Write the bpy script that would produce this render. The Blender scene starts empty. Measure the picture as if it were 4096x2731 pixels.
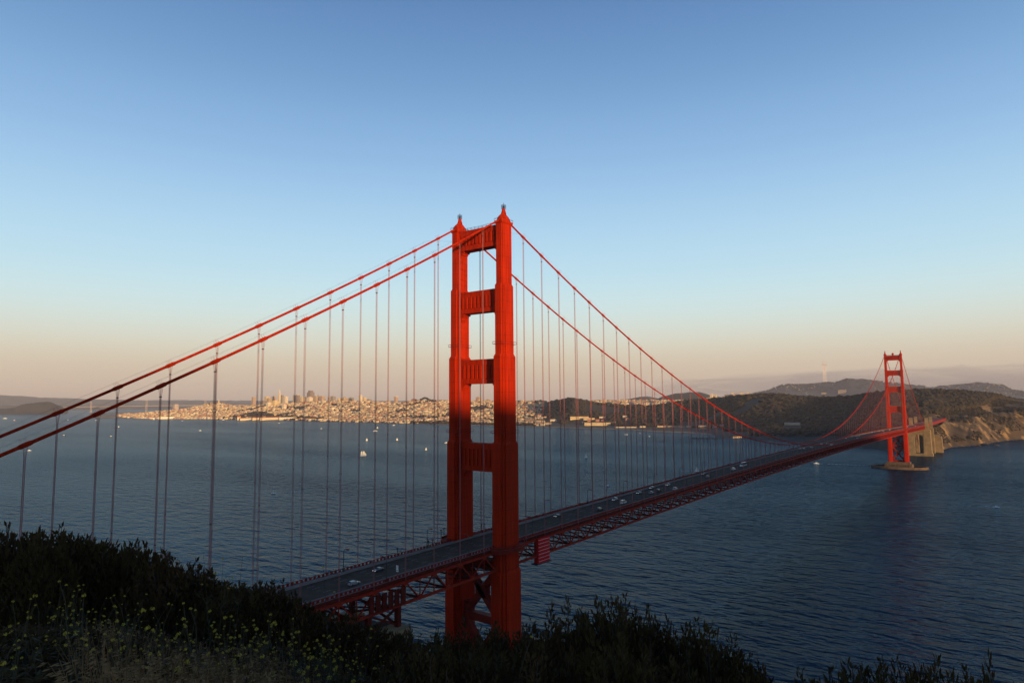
import bpy, bmesh, math, random
from mathutils import Vector, Matrix, noise
R = math.radians
random.seed(7)
scene = bpy.context.scene
C = scene.collection

# ------------------------------------------------------------------ camera
W, H = 4096, 2731
CAM = Vector((-237.5878, -200.4256, 142.5632))
YAW, PIT, ROL, FPX = 0.65464, 0.08679, -0.008, 2642.9
FW = Vector((math.cos(YAW)*math.cos(PIT), math.sin(YAW)*math.cos(PIT), math.sin(PIT)))
RT0 = Vector((math.sin(YAW), -math.cos(YAW), 0)); UP0 = RT0.cross(FW)
RT = RT0*math.cos(ROL) + UP0*math.sin(ROL); UP = UP0*math.cos(ROL) - RT0*math.sin(ROL)
cd = bpy.data.cameras.new('camera'); cam = bpy.data.objects.new('camera', cd); C.objects.link(cam)
cd.sensor_width = 36.0; cd.sensor_fit = 'HORIZONTAL'; cd.lens = 36.0*FPX/W
cd.clip_start = 0.2; cd.clip_end = 80000
cam.matrix_world = Matrix(((RT.x, UP.x, -FW.x, CAM.x), (RT.y, UP.y, -FW.y, CAM.y), (RT.z, UP.z, -FW.z, CAM.z), (0, 0, 0, 1)))
scene.camera = cam

def ray(u, v): return FW + RT*((u-W/2)/FPX) - UP*((v-H/2)/FPX)
def at(u, v, d):                      # the point seen at (u, v) at ground distance d
    r = ray(u, v); return CAM + r*(d/math.hypot(r.x, r.y))
def onz(u, v, z):
    r = ray(u, v); return CAM + r*((z-CAM.z)/r.z)
def az_of(u): return YAW - math.atan((u-W/2)*math.cos(PIT)/FPX)
def pol(u, r, z=0.0):
    a = az_of(u); return Vector((CAM.x+r*math.cos(a), CAM.y+r*math.sin(a), z))
def px(P):
    D = Vector(P)-CAM; d = D.dot(FW); return W/2+FPX*D.dot(RT)/d, H/2-FPX*D.dot(UP)/d
def hor(u):
    return H/2 + FPX*math.tan(PIT) - (u-W/2)*math.tan(0.008)

# ------------------------------------------------------------------ world, sun, exposure
SUN_EL, SUN_AZ = 5.0, 115.0           # degrees; azimuth clockwise from the bridge axis
SD = Vector((math.cos(R(SUN_AZ))*math.cos(R(SUN_EL)), -math.sin(R(SUN_AZ))*math.cos(R(SUN_EL)), math.sin(R(SUN_EL))))
world = bpy.data.worlds.new('World'); scene.world = world; world.use_nodes = True
nt = world.node_tree; nt.nodes.clear()
sky = nt.nodes.new('ShaderNodeTexSky'); sky.sky_type = 'NISHITA'; sky.sun_disc = False
sky.sun_elevation = R(SUN_EL); sky.sun_rotation = math.atan2(SD.x, SD.y)
sky.altitude = 100; sky.air_density = 1.3; sky.dust_density = 1.0; sky.ozone_density = 2.0
NISHITA_MIX = 0.06
bg = nt.nodes.new('ShaderNodeBackground'); bg.inputs['Strength'].default_value = 0.10
wo = nt.nodes.new('ShaderNodeOutputWorld')
SKY_GAIN = 6.4
# clear evening sky: the Nishita sky under a twilight arch that depends on elevation only
wtc = nt.nodes.new('ShaderNodeTexCoord'); wse = nt.nodes.new('ShaderNodeSeparateXYZ'); was = nt.nodes.new('ShaderNodeMath'); was.operation = 'ARCSINE'
wmr = nt.nodes.new('ShaderNodeMapRange'); wmr.inputs['From Min'].default_value = R(-5); wmr.inputs['From Max'].default_value = R(90)
wrp = nt.nodes.new('ShaderNodeValToRGB'); wrp.color_ramp.interpolation = 'B_SPLINE'
SKYC = [(-5, (140, 122, 114)), (0, (184, 164, 149)), (1.5, (205, 186, 167)), (3.2, (216, 202, 179)), (5.0, (222, 222, 206)), (7.5, (212, 236, 237)), (10.5, (194, 230, 246)),
        (15, (174, 215, 245)), (20, (146, 190, 234)), (26, (117, 162, 211)), (33, (89, 132, 186)), (45, (60, 97, 152)), (65, (36, 63, 116)), (90, (25, 46, 94))]
while len(wrp.color_ramp.elements) < len(SKYC): wrp.color_ramp.elements.new(0.5)
def _lin(c): c /= 255.0; return c/12.92 if c <= 0.04045 else ((c+0.055)/1.055)**2.4
for e, (el, c) in zip(wrp.color_ramp.elements, SKYC): e.position = (el+5)/95.0; e.color = tuple(_lin(k) for k in c)+(1,)
wad = nt.nodes.new('ShaderNodeMix'); wad.data_type = 'RGBA'; wad.blend_type = 'ADD'; wad.inputs['Factor'].default_value = 1.0
wms = nt.nodes.new('ShaderNodeMix'); wms.data_type = 'RGBA'; wms.blend_type = 'MULTIPLY'; wms.inputs['Factor'].default_value = 1.0; wms.inputs['B'].default_value = (SKY_GAIN, SKY_GAIN, SKY_GAIN, 1)
nt.links.new(wtc.outputs['Generated'], wse.inputs[0]); nt.links.new(wse.outputs['Z'], was.inputs[0]); nt.links.new(was.outputs[0], wmr.inputs['Value'])
nt.links.new(wmr.outputs['Result'], wrp.inputs['Fac']); nt.links.new(wrp.outputs['Color'], wms.inputs['A'])
nt.links.new(wms.outputs['Result'], wad.inputs['A']); wns = nt.nodes.new('ShaderNodeMix'); wns.data_type = 'RGBA'; wns.blend_type = 'MULTIPLY'; wns.inputs['Factor'].default_value = 1.0; wns.inputs['B'].default_value = (NISHITA_MIX, NISHITA_MIX, NISHITA_MIX, 1)
nt.links.new(sky.outputs[0], wns.inputs['A']); nt.links.new(wns.outputs['Result'], wad.inputs['B'])
nt.links.new(wad.outputs['Result'], bg.inputs[0]); nt.links.new(bg.outputs[0], wo.inputs[0])
sl = bpy.data.lights.new('sun', 'SUN'); sl.energy = 5.0; sl.angle = R(0.55); sl.color = (1.0, 0.65, 0.33)
so = bpy.data.objects.new('sun', sl); C.objects.link(so)
so.rotation_euler = (-SD).to_track_quat('-Z', 'Y').to_euler(); so.location = CAM+SD*300
vs = scene.view_settings; vs.view_transform = 'Standard'; vs.look = 'None'; vs.exposure = 0.55; vs.gamma = 1.0; vs.use_curve_mapping = False

# ------------------------------------------------------------------ helpers
def tag(o, label=None, cat=None, group=None, kind=None):
    if label: o['label'] = label
    if cat: o['category'] = cat
    if group: o['group'] = group
    if kind: o['kind'] = kind
    return o
def link(name, data, parent=None, loc=None, rz=0.0, sc=None):
    o = bpy.data.objects.new(name, data); C.objects.link(o)
    if parent: o.parent = parent
    if loc is not None: o.location = loc
    if rz: o.rotation_euler = (0, 0, rz)
    if sc is not None: o.scale = sc if hasattr(sc, '__len__') else (sc, sc, sc)
    return o
def empty(name, loc=(0, 0, 0), rz=0.0, parent=None, sc=None):
    o = link(name, None, parent, loc, rz, sc); o.empty_display_size = 0.5; return o
kids = {}
def copy_tree(o, parent=None):
    c = o.copy(); C.objects.link(c)
    if parent is not None: c.parent = parent
    for ch in o.children: copy_tree(ch, c)
    return c

class MB:
    def __init__(s): s.v = []; s.f = []; s.m = []; s.cur = 0
    def face(s, ids): s.f.append(ids); s.m.append(s.cur)
    def quad(s, a, b, c, d):
        n = len(s.v); s.v += [tuple(a), tuple(b), tuple(c), tuple(d)]; s.face((n, n+1, n+2, n+3))
    def tri(s, a, b, c):
        n = len(s.v); s.v += [tuple(a), tuple(b), tuple(c)]; s.face((n, n+1, n+2))
    def hexa(s, p):                   # 8 points: bottom ring 0-3, top ring 4-7 (ccw from above)
        n = len(s.v); s.v += [tuple(q) for q in p]
        for q in ((3, 2, 1, 0), (4, 5, 6, 7), (0, 1, 5, 4), (1, 2, 6, 5), (2, 3, 7, 6), (3, 0, 4, 7)): s.face(tuple(n+i for i in q))
    def box(s, x0, x1, y0, y1, z0, z1, rz=0.0, c=None):
        p = [(x0, y0, z0), (x1, y0, z0), (x1, y1, z0), (x0, y1, z0), (x0, y0, z1), (x1, y0, z1), (x1, y1, z1), (x0, y1, z1)]
        if c is not None:
            ca, sa = math.cos(rz), math.sin(rz); p = [(c[0]+x*ca-y*sa, c[1]+x*sa+y*ca, c[2]+z) for x, y, z in p]
        s.hexa(p)
    def frus(s, cx, cy, hx0, hy0, hx1, hy1, z0, z1):
        s.hexa([(cx-hx0, cy-hy0, z0), (cx+hx0, cy-hy0, z0), (cx+hx0, cy+hy0, z0), (cx-hx0, cy+hy0, z0),
                (cx-hx1, cy-hy1, z1), (cx+hx1, cy-hy1, z1), (cx+hx1, cy+hy1, z1), (cx-hx1, cy+hy1, z1)])
    def beam(s, p, q, w, h):
        p, q = Vector(p), Vector(q); d = (q-p).normalized()
        a = d.cross(Vector((0, 0, 1)))
        if a.length < 1e-3: a = Vector((1, 0, 0))
        a.normalize(); b = a.cross(d).normalized(); a = a*(w/2); b = b*(h/2)
        s.hexa([p-a-b, p+a-b, q+a-b, q-a-b, p-a+b, p+a+b, q+a+b, q-a+b])
    def tube(s, pts, rad, n=8, cap=True):
        pts = [Vector(p) for p in pts]; k = len(pts); rr = rad if hasattr(rad, '__len__') else [rad]*k
        base = len(s.v); prev = None
        for i, p in enumerate(pts):
            d = (pts[min(i+1, k-1)]-pts[max(i-1, 0)]).normalized()
            if prev is None:
                a = d.cross(Vector((0, 0, 1)))
                if a.length < 1e-3: a = d.cross(Vector((1, 0, 0)))
            else: a = prev-d*prev.dot(d)
            a.normalize(); prev = a; b = d.cross(a)
            for j in range(n):
                t = 2*math.pi*j/n; s.v.append(tuple(p+(a*math.cos(t)+b*math.sin(t))*rr[i]))
        for i in range(k-1):
            for j in range(n):
                s.face((base+i*n+j, base+i*n+(j+1) % n, base+(i+1)*n+(j+1) % n, base+(i+1)*n+j))
        if cap:
            s.face(tuple(base+j for j in range(n))[::-1]); s.face(tuple(base+(k-1)*n+j for j in range(n)))
    def lathe(s, c, prof, n=12, sx=1.0, sy=1.0):
        base = len(s.v)
        for r, z in prof:
            for j in range(n):
                t = 2*math.pi*j/n; s.v.append((c[0]+r*sx*math.cos(t), c[1]+r*sy*math.sin(t), c[2]+z))
        for i in range(len(prof)-1):
            for j in range(n):
                s.face((base+i*n+j, base+i*n+(j+1) % n, base+(i+1)*n+(j+1) % n, base+(i+1)*n+j))
        s.face(tuple(base+j for j in range(n))[::-1]); s.face(tuple(base+(len(prof)-1)*n+j for j in range(n)))
    def prism(s, poly, z0, z1):       # poly: ccw xy points
        n = len(poly); b = len(s.v)
        s.v += [(x, y, z0) for x, y in poly]+[(x, y, z1) for x, y in poly]
        s.face(tuple(range(b+n-1, b-1, -1))); s.face(tuple(range(b+n, b+2*n)))
        for i in range(n): s.face((b+i, b+(i+1) % n, b+n+(i+1) % n, b+n+i))
    def mesh(s, name, mats, smooth=False):
        me = bpy.data.meshes.new(name); me.from_pydata(s.v, [], s.f)
        for m in (mats if isinstance(mats, (list, tuple)) else [mats]): me.materials.append(m)
        if any(s.m): me.polygons.foreach_set('material_index', s.m)
        if smooth: me.polygons.foreach_set('use_smooth', [True]*len(s.f))
        me.update(); return me
    def build(s, name, mats, parent=None, loc=None, rz=0.0, smooth=False):
        return link(name, s.mesh(name, mats, smooth), parent, loc, rz)

def srgb(r, g, b):
    f = lambda c: (c/255/12.92 if c/255 <= 0.04045 else ((c/255+0.055)/1.055)**2.4)
    return (f(r), f(g), f(b), 1.0)
def mat(name, col, rough=0.6, metal=0.0, var=0.12, scale=0.5, bump=0.0, bscale=None, spec=0.5, emit=None, emit_s=0.0, col2=None, coord='Object', detail=5):
    m = bpy.data.materials.new(name); m.use_nodes = True; t = m.node_tree; p = t.nodes['Principled BSDF']
    p.inputs['Roughness'].default_value = rough; p.inputs['Metallic'].default_value = metal; p.inputs['Specular IOR Level'].default_value = spec
    col = tuple(col)[:3]
    tc = t.nodes.new('ShaderNodeTexCoord'); nz = t.nodes.new('ShaderNodeTexNoise'); nz.inputs['Scale'].default_value = scale; nz.inputs['Detail'].default_value = detail
    t.links.new(tc.outputs[coord], nz.inputs['Vector'])
    rp = t.nodes.new('ShaderNodeValToRGB'); rp.color_ramp.elements[0].position = 0.3; rp.color_ramp.elements[1].position = 0.7
    a = tuple(c*(1-var) for c in col)+(1,); b = tuple(min(1, c*(1+var)) for c in col)+(1,)
    if col2: a, b = col+(1,), tuple(col2)[:3]+(1,)
    rp.color_ramp.elements[0].color = a; rp.color_ramp.elements[1].color = b
    t.links.new(nz.outputs['Fac'], rp.inputs['Fac']); t.links.new(rp.outputs['Color'], p.inputs['Base Color'])
    if bump:
        n2 = t.nodes.new('ShaderNodeTexNoise'); n2.inputs['Scale'].default_value = bscale or scale*4; n2.inputs['Detail'].default_value = 6
        t.links.new(tc.outputs[coord], n2.inputs['Vector'])
        bp = t.nodes.new('ShaderNodeBump'); bp.inputs['Strength'].default_value = bump; bp.inputs['Distance'].default_value = 1.0
        t.links.new(n2.outputs['Fac'], bp.inputs['Height']); t.links.new(bp.outputs['Normal'], p.inputs['Normal'])
    if emit:
        p.inputs['Emission Color'].default_value = tuple(emit)[:3]+(1,); p.inputs['Emission Strength'].default_value = emit_s
    return m
M = {}
M['orange'] = mat('orange_paint', (0.39, 0.019, 0.0015), 0.7, var=0.14, scale=0.09, bump=0.04, bscale=1.5, spec=0.06)
def plated(m):                        # faint plate seams and rain streaks in the paint
    t = m.node_tree; p = t.nodes['Principled BSDF']; old = p.inputs['Base Color'].links[0].from_socket
    tc = t.nodes.new('ShaderNodeTexCoord'); mp = t.nodes.new('ShaderNodeMapping'); mp.inputs['Scale'].default_value = (1.3, 1.3, 0.05)
    n = t.nodes.new('ShaderNodeTexNoise'); n.inputs['Scale'].default_value = 1.0; n.inputs['Detail'].default_value = 5
    sx = t.nodes.new('ShaderNodeSeparateXYZ'); md = t.nodes.new('ShaderNodeMath'); md.operation = 'FRACT'; dv = t.nodes.new('ShaderNodeMath'); dv.operation = 'MULTIPLY'; dv.inputs[1].default_value = 1/5.2
    lt = t.nodes.new('ShaderNodeMath'); lt.operation = 'LESS_THAN'; lt.inputs[1].default_value = 0.035
    mr = t.nodes.new('ShaderNodeMapRange'); mr.inputs['From Min'].default_value = 0.35; mr.inputs['From Max'].default_value = 0.7; mr.inputs['To Min'].default_value = 0.64; mr.inputs['To Max'].default_value = 1.08
    m2 = t.nodes.new('ShaderNodeMath'); m2.operation = 'MULTIPLY_ADD'; m2.inputs[1].default_value = -0.28
    mx = t.nodes.new('ShaderNodeMix'); mx.data_type = 'RGBA'; mx.blend_type = 'MULTIPLY'; mx.inputs['Factor'].default_value = 1.0
    L_ = t.links; L_.new(tc.outputs['Object'], mp.inputs['Vector']); L_.new(mp.outputs['Vector'], n.inputs['Vector']); L_.new(n.outputs['Fac'], mr.inputs['Value'])
    L_.new(tc.outputs['Object'], sx.inputs[0]); L_.new(sx.outputs['Z'], dv.inputs[0]); L_.new(dv.outputs[0], md.inputs[0]); L_.new(md.outputs[0], lt.inputs[0])
    L_.new(lt.outputs[0], m2.inputs[0]); L_.new(mr.outputs['Result'], m2.inputs[2]); L_.new(m2.outputs[0], mx.inputs['B']); L_.new(old, mx.inputs['A']); L_.new(mx.outputs['Result'], p.inputs['Base Color'])
plated(M['orange'])
M['truss_shade_paint'] = mat('shade_darkened_truss_orange', (0.23, 0.015, 0.005), 0.65, var=0.2, scale=0.3, spec=0.12)  # same bridge orange, with the truss's shade put into the colour
M['orange_d'] = mat('shade_darkened_orange_paint', (0.17, 0.013, 0.006), 0.65, var=0.25, scale=0.3, spec=0.12)  # darker copy of the bridge orange; shade is painted in, not wear
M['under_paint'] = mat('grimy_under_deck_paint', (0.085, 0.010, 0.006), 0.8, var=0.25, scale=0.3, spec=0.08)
M['panel_red'] = mat('red_enclosure_sheet', (0.46, 0.010, 0.010), 0.7, var=0.1, scale=0.4, spec=0.1)
M['rope'] = mat('painted_wire_rope', (0.24, 0.075, 0.075), 0.7, var=0.1, scale=0.3)
M['black'] = mat('dark_steel', (0.02, 0.018, 0.018), 0.5, var=0.2, scale=2)
M['white'] = mat('white_paint', (0.78, 0.77, 0.74), 0.5, var=0.06, scale=0.5)
M['asphalt'] = mat('asphalt', (0.062, 0.042, 0.032), 0.95, var=0.25, scale=0.25, spec=0.08)
M['walk'] = mat('pale_concrete_walk', (0.16, 0.14, 0.13), 0.9, var=0.15, scale=0.3)
M['line'] = mat('road_paint', (0.20, 0.19, 0.16), 0.9, var=0.3, scale=1.0)
M['concrete'] = mat('weathered_concrete', (0.19, 0.132, 0.066), 0.9, var=0.3, scale=0.12, bump=0.2, bscale=0.6)
M['pierconc'] = mat('stained_pier_concrete', (0.085, 0.053, 0.03), 0.9, var=0.45, scale=0.15, bump=0.2, bscale=0.6)
M['lamp'] = mat('lamp_glass', (0.6, 0.6, 0.55), 0.3, var=0.02)
M['glass'] = mat('dark_glass', (0.015, 0.017, 0.02), 0.08, var=0.05, spec=0.8)
M['tyre'] = mat('black_rubber', (0.015, 0.015, 0.015), 0.8, var=0.1)
M['headlight'] = mat('headlight_glass', (0.8, 0.8, 0.75), 0.2, var=0.02, emit=(1, 0.93, 0.8), emit_s=0.4)
M['taillight'] = mat('tail_light_glass', (0.4, 0.01, 0.01), 0.2, var=0.02)

scene.cycles.use_denoising = True
scene.cycles.max_bounces = 6; scene.cycles.volume_bounces = 0; scene.cycles.diffuse_bounces = 3; scene.cycles.glossy_bounces = 3
scene.cycles.sample_clamp_indirect = 4.0

# ================================================================== WATER
WATER_MAX = 0.39
def water_mat():
    m = bpy.data.materials.new('bay_water'); m.use_nodes = True; t = m.node_tree; p = t.nodes['Principled BSDF']
    tc = t.nodes.new('ShaderNodeTexCoord')
    def noise_n(scale, sx, rz, det, rough=0.55):
        mp = t.nodes.new('ShaderNodeMapping'); mp.inputs['Scale'].default_value = (scale, scale*sx, scale); mp.inputs['Rotation'].default_value = (0, 0, rz)
        t.links.new(tc.outputs['Object'], mp.inputs['Vector'])
        n = t.nodes.new('ShaderNodeTexNoise'); n.inputs['Scale'].default_value = 1.0; n.inputs['Detail'].default_value = det; n.inputs['Roughness'].default_value = rough
        t.links.new(mp.outputs['Vector'], n.inputs['Vector']); return n
    a = noise_n(0.25, 0.45, R(30), 3, 0.5); b = noise_n(0.080, 0.42, R(14), 2, 0.45); c = noise_n(0.0030, 0.22, R(-30), 4, 0.6)
    ma = t.nodes.new('ShaderNodeMath'); ma.operation = 'MULTIPLY'; ma.inputs[1].default_value = 2.6
    t.links.new(b.outputs['Fac'], ma.inputs[0])
    ad = t.nodes.new('ShaderNodeMath'); ad.operation = 'ADD'; t.links.new(a.outputs['Fac'], ad.inputs[0]); t.links.new(ma.outputs[0], ad.inputs[1])
    bp = t.nodes.new('ShaderNodeBump'); bp.inputs['Distance'].default_value = 2.5
    st = t.nodes.new('ShaderNodeMapRange'); st.inputs['From Min'].default_value = 0.3; st.inputs['From Max'].default_value = 0.7; st.inputs['To Min'].default_value = 0.30; st.inputs['To Max'].default_value = 1.0
    t.links.new(c.outputs['Fac'], st.inputs['Value']); t.links.new(st.outputs['Result'], bp.inputs['Strength'])
    t.links.new(ad.outputs[0], bp.inputs['Height'])
    t.nodes.remove(p); out = t.nodes['Material Output']
    df = t.nodes.new('ShaderNodeBsdfDiffuse'); df.inputs['Color'].default_value = (0.005, 0.018, 0.032, 1)
    gl = t.nodes.new('ShaderNodeBsdfGlossy'); gl.inputs['Roughness'].default_value = 0.14; gl.inputs['Color'].default_value = (0.66, 0.86, 1.0, 1)
    fr = t.nodes.new('ShaderNodeFresnel'); fr.inputs['IOR'].default_value = 1.333
    # a rough sea never reaches mirror reflectance at grazing view: its facets lean and hide one another
    mr = t.nodes.new('ShaderNodeMapRange'); mr.inputs['From Min'].default_value = 0.02; mr.inputs['From Max'].default_value = 1.0; mr.inputs['To Min'].default_value = 0.02; mr.inputs['To Max'].default_value = WATER_MAX
    mx = t.nodes.new('ShaderNodeMixShader')
    for nd in (df, gl, fr): t.links.new(bp.outputs['Normal'], nd.inputs['Normal'])
    t.links.new(fr.outputs[0], mr.inputs['Value']); t.links.new(mr.outputs['Result'], mx.inputs['Fac']); t.links.new(df.outputs[0], mx.inputs[1]); t.links.new(gl.outputs[0], mx.inputs[2]); t.links.new(mx.outputs[0], out.inputs['Surface'])
    return m
mb = MB(); mb.quad((-4000, -8500, 0), (25000, -8500, 0), (25000, 25000, 0), (-4000, 25000, 0))
tag(mb.build('water', water_mat()), kind='structure')

# ================================================================== THE BRIDGE
L = 1280.0; SIDE = 343.0; YC = 13.7; ZT = 227.0; SAG = 140.87
def zcab(x):
    if x < 0: d = -x
    elif x > L: d = x-L
    else: return ZT-SAG*(1-((x-640)/640)**2)
    return ZT-0.57641*d+3.326e-4*d*d
def zroad(x):
    if 0 <= x <= L: return 77.2+4.6*(1-((x-640)/640)**2)
    d = -x if x < 0 else x-L
    return 77.2-0.014*d
bridge = empty('suspension_bridge', (0, 0, 0))
tag(bridge, 'long red suspension bridge with two towers spanning the strait', 'bridge')

def leg_mesh(sgn, deck=True):
    m = MB(); y = 0.0
    lv = [  # z0, z1, [(hx, hy), ...] crossed boxes make the stepped shaft
        (13, 66, [(7.6, 2.5), (6.2, 3.2), (4.4, 3.9)]),
        (66, 122.3, [(6.7, 2.2), (5.3, 2.75), (3.7, 3.3)]),
        (122.3, 161.9, [(5.7, 1.9), (4.4, 2.35), (3.0, 2.85)]),
        (161.9, 194.6, [(4.7, 1.7), (3.5, 2.05), (2.2, 2.4)]),
        (194.6, 223.6, [(3.9, 1.55), (3.1, 1.85)])]
    for i, (z0, z1, bx) in enumerate(lv):
        for k, (hx, hy) in enumerate(bx):
            e = 0.004*k
            m.frus(0, 0, hx+e, hy+e, hx+e, hy+e, z0 if i == 0 else z0-1.0, z1)
            if i < 4: m.frus(0, 0, hx+e, hy+e, hx-0.85, max(hy-0.35, 1.2), z1, z1+1.3-0.02*k)
    # vertical fluting on the head of the shaft
    for f in (-1, 1):
        for q in (-1.1, -0.37, 0.37, 1.1): m.box(f*3.86-0.1, f*3.86+0.14, q-0.2, q+0.2, 216.0, 223.3)
        for q in (-2.4, -1.2, 0, 1.2, 2.4): m.box(q-0.3, q+0.3, f*1.82-0.08, f*1.82+0.12, 219.5, 223.3)
    # stepped ledges on the inner face below every strut
    inn = -sgn
    for zb, hy in ((213.7, 1.85), (183.2, 2.3), (149.8, 2.75), (109.6, 3.2)):
        for k, dz in enumerate((-1.2, -4.6, -8.0, -13.0)):
            m.box(-2.0, 2.0, inn*hy-0.35, inn*hy+0.35, zb+dz-0.35, zb+dz+0.35)
    # cornice
    m.frus(0, 0, 3.95, 1.95, 4.25, 2.25, 223.3, 224.1); m.box(-4.25, 4.25, -2.25, 2.25, 224.1, 224.7)
    return m.mesh('leg', M['orange'])
leg_m = {s: leg_mesh(s) for s in (-1, 1)}
def strut_mesh(z0, z1, ygap, n):
    m = MB(); hx = 2.35; h = z1-z0
    m.box(-hx, hx, -ygap, ygap, z0, z1-0.6); m.box(-hx-0.35, hx+0.35, -ygap+0.02, ygap-0.02, z1-0.6, z1)
    m.box(-hx-0.3, hx+0.3, -ygap+0.03, ygap-0.03, z0+0.02, z0+1.6)
    m.box(-hx-0.25, hx+0.25, -ygap+0.05, ygap-0.05, z1-2.6, z1-0.62)
    wd = (2*ygap-2.0)/n
    for i in range(n):                      # raised fluted ribs with slanting feet
        yc = -ygap+1.0+wd*(i+0.5)
        for f in (-1, 1):
            a = f*(hx-0.02); b = f*(hx+0.42)
            xs = sorted((a, b)); m.box(xs[0], xs[1], yc-wd*0.30, yc+wd*0.22, z0+2.4, z1-2.62)
            o = [(a, yc-wd*0.3, z0+1.6), (b*0.9, yc-wd*0.3, z0+1.61)]
    for s in (-1, 1):                        # stepped corner brackets under the strut
        for k in range(3):
            m.box(-hx+0.1*k+0.1, hx-0.1*k-0.1, min(s*ygap, s*(ygap-2.9+0.9*k)), max(s*ygap, s*(ygap-2.9+0.9*k)), z0-0.8*(k+1), z0-0.8*k)
        m.hexa([(-hx+.5, s*ygap, z0-5.0), (hx-.5, s*ygap, z0-5.0), (hx-.5, s*(ygap+.1), z0-5.0), (-hx+.5, s*(ygap+.1), z0-5.0)][::s] +
               [(-hx+.5, s*(ygap-1.0), z0-2.4), (hx-.5, s*(ygap-1.0), z0-2.4), (hx-.5, s*(ygap+.1), z0-2.4), (-hx+.5, s*(ygap+.1), z0-2.4)][::s])
        # corner fillets above
        m.hexa([(-hx, s*ygap, z1), (hx, s*ygap, z1), (hx, s*(ygap-1.4), z1), (-hx, s*(ygap-1.4), z1)][::-s] + [(-hx, s*ygap, z1+1.4), (hx, s*ygap, z1+1.4), (hx, s*(ygap-.05), z1+1.4), (-hx, s*(ygap-.05), z1+1.4)][::-s])
    return m.mesh('strut', M['orange'])
struts = [strut_mesh(213.7, 223.4, 12.1, 10), strut_mesh(183.2, 193.5, 11.7, 9), strut_mesh(149.8, 161.1, 11.3, 8), strut_mesh(109.6, 122.3, 10.9, 8)]
# brace below the deck
m = MB()
for (za, zb) in ((68, 44), (44, 15)):
    for s in (-1, 1): m.beam((0.2*s, -10.6*s, za), (0.2*s, 10.6*s, zb), 3.0, 2.6)
    m.frus(0, 0, 1.7, 3.0, 1.7, 3.0, (za+zb)/2-3.0, (za+zb)/2+3.0)
m.box(-1.9, 1.9, -11, 11, 42.3, 45.7); m.box(-1.9, 1.9, -11, 11, 66.5, 70); m.box(-1.9, 1.9, -11, 11, 13, 16.5)
for y0 in (-10.8, 10.8):
    for z0 in (20, 40, 48, 63): m.frus(0, y0*0.93, 1.6, 1.6, 1.6, 1.6, z0-2, z0+2)
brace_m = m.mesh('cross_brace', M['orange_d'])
# saddle housing with beacon
m = MB()
m.lathe((0, 0, 224.7), [(1.0, 0), (1.04, 0.5), (0.96, 1.5), (0.72, 2.6), (0.45, 3.5), (0.32, 4.1)], 16, 4.1, 2.3)
m.lathe((0, 0, 228.6), [(1.3, 0), (0.95, 1.2), (0.75, 2.4), (0.62, 2.5)], 12)
saddle_m = m.mesh('saddle_housing', M['orange'])
m = MB()
for z in (231.1, 231.9, 232.7):
    m.tube([(1.05*math.cos(i*math.pi/5), 1.05*math.sin(i*math.pi/5), z) for i in range(11)], 0.09, 5)
for i in range(6):
    a = i*math.pi/3; m.tube([(1.05*math.cos(a), 1.05*math.sin(a), 231.0), (1.05*math.cos(a), 1.05*math.sin(a), 232.8)], 0.07, 5)
m.tube([(0, 0, 230.8), (0, 0, 233.9)], [0.3, 0.08], 6); m.lathe((0, 0, 231.5), [(0.1, 0), (0.4, 0.1), (0.4, 0.7), (0.1, 0.8)], 8)
beacon_m = m.mesh('beacon_cage', M['black'])
def ring_mesh(hx, hy, z):              # narrow inspection gallery: a plate with a rail
    m = MB(); m.box(-hx, hx, -hy, hy, z-0.12, z+0.06)
    P = [(-hx, -hy), (hx, -hy), (hx, hy), (-hx, hy), (-hx, -hy)]
    for a, b in zip(P[:-1], P[1:]): m.beam((a[0], a[1], z+1.05), (b[0], b[1], z+1.05), 0.09, 0.12)
    for a in P[:-1]: m.box(a[0]-.05, a[0]+.05, a[1]-.05, a[1]+.05, z, z+1.1)
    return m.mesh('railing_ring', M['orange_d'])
rings = [ring_mesh(5.15, 2.85, 167.6), ring_mesh(6.15, 3.25, 127.3), ring_mesh(4.2, 2.2, 224.8)]
# deck-level gallery bulging round a leg
m = MB()
pl = [(-11, 0), (-9.5, -3.2), (-6.5, -5.6), (-2, -6.6), (2, -6.6), (6.5, -5.6), (9.5, -3.2), (11, 0)]
m.prism(pl, -1.9, -0.35); m.prism([(x*1.03, y*1.03-0.05) for x, y in pl], -0.35, 0.0)
for a, b in zip(pl[:-1], pl[1:]): m.beam((a[0], a[1], 1.15), (b[0], b[1], 1.15), 0.18, 0.18); m.beam((a[0], a[1], 0.55), (b[0], b[1], 0.55), 0.1, 0.9)
gal_m = m.mesh('gallery', M['orange_d'])
m = MB(); m.frus(0, 0, 15, 25, 13.5, 23, -6, 9); m.frus(0, 0, 11.0, 20.5, 10.3, 19.8, 9, 13)
for s in (-1, 1):
    for q in range(-8, 9, 2): m.box(s*14.15-0.5, s*14.15+0.5, q*2.4-0.7, q*2.4+0.7, -4, 8)
pier_m = m.mesh('pier', M['pierconc'])
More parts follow.
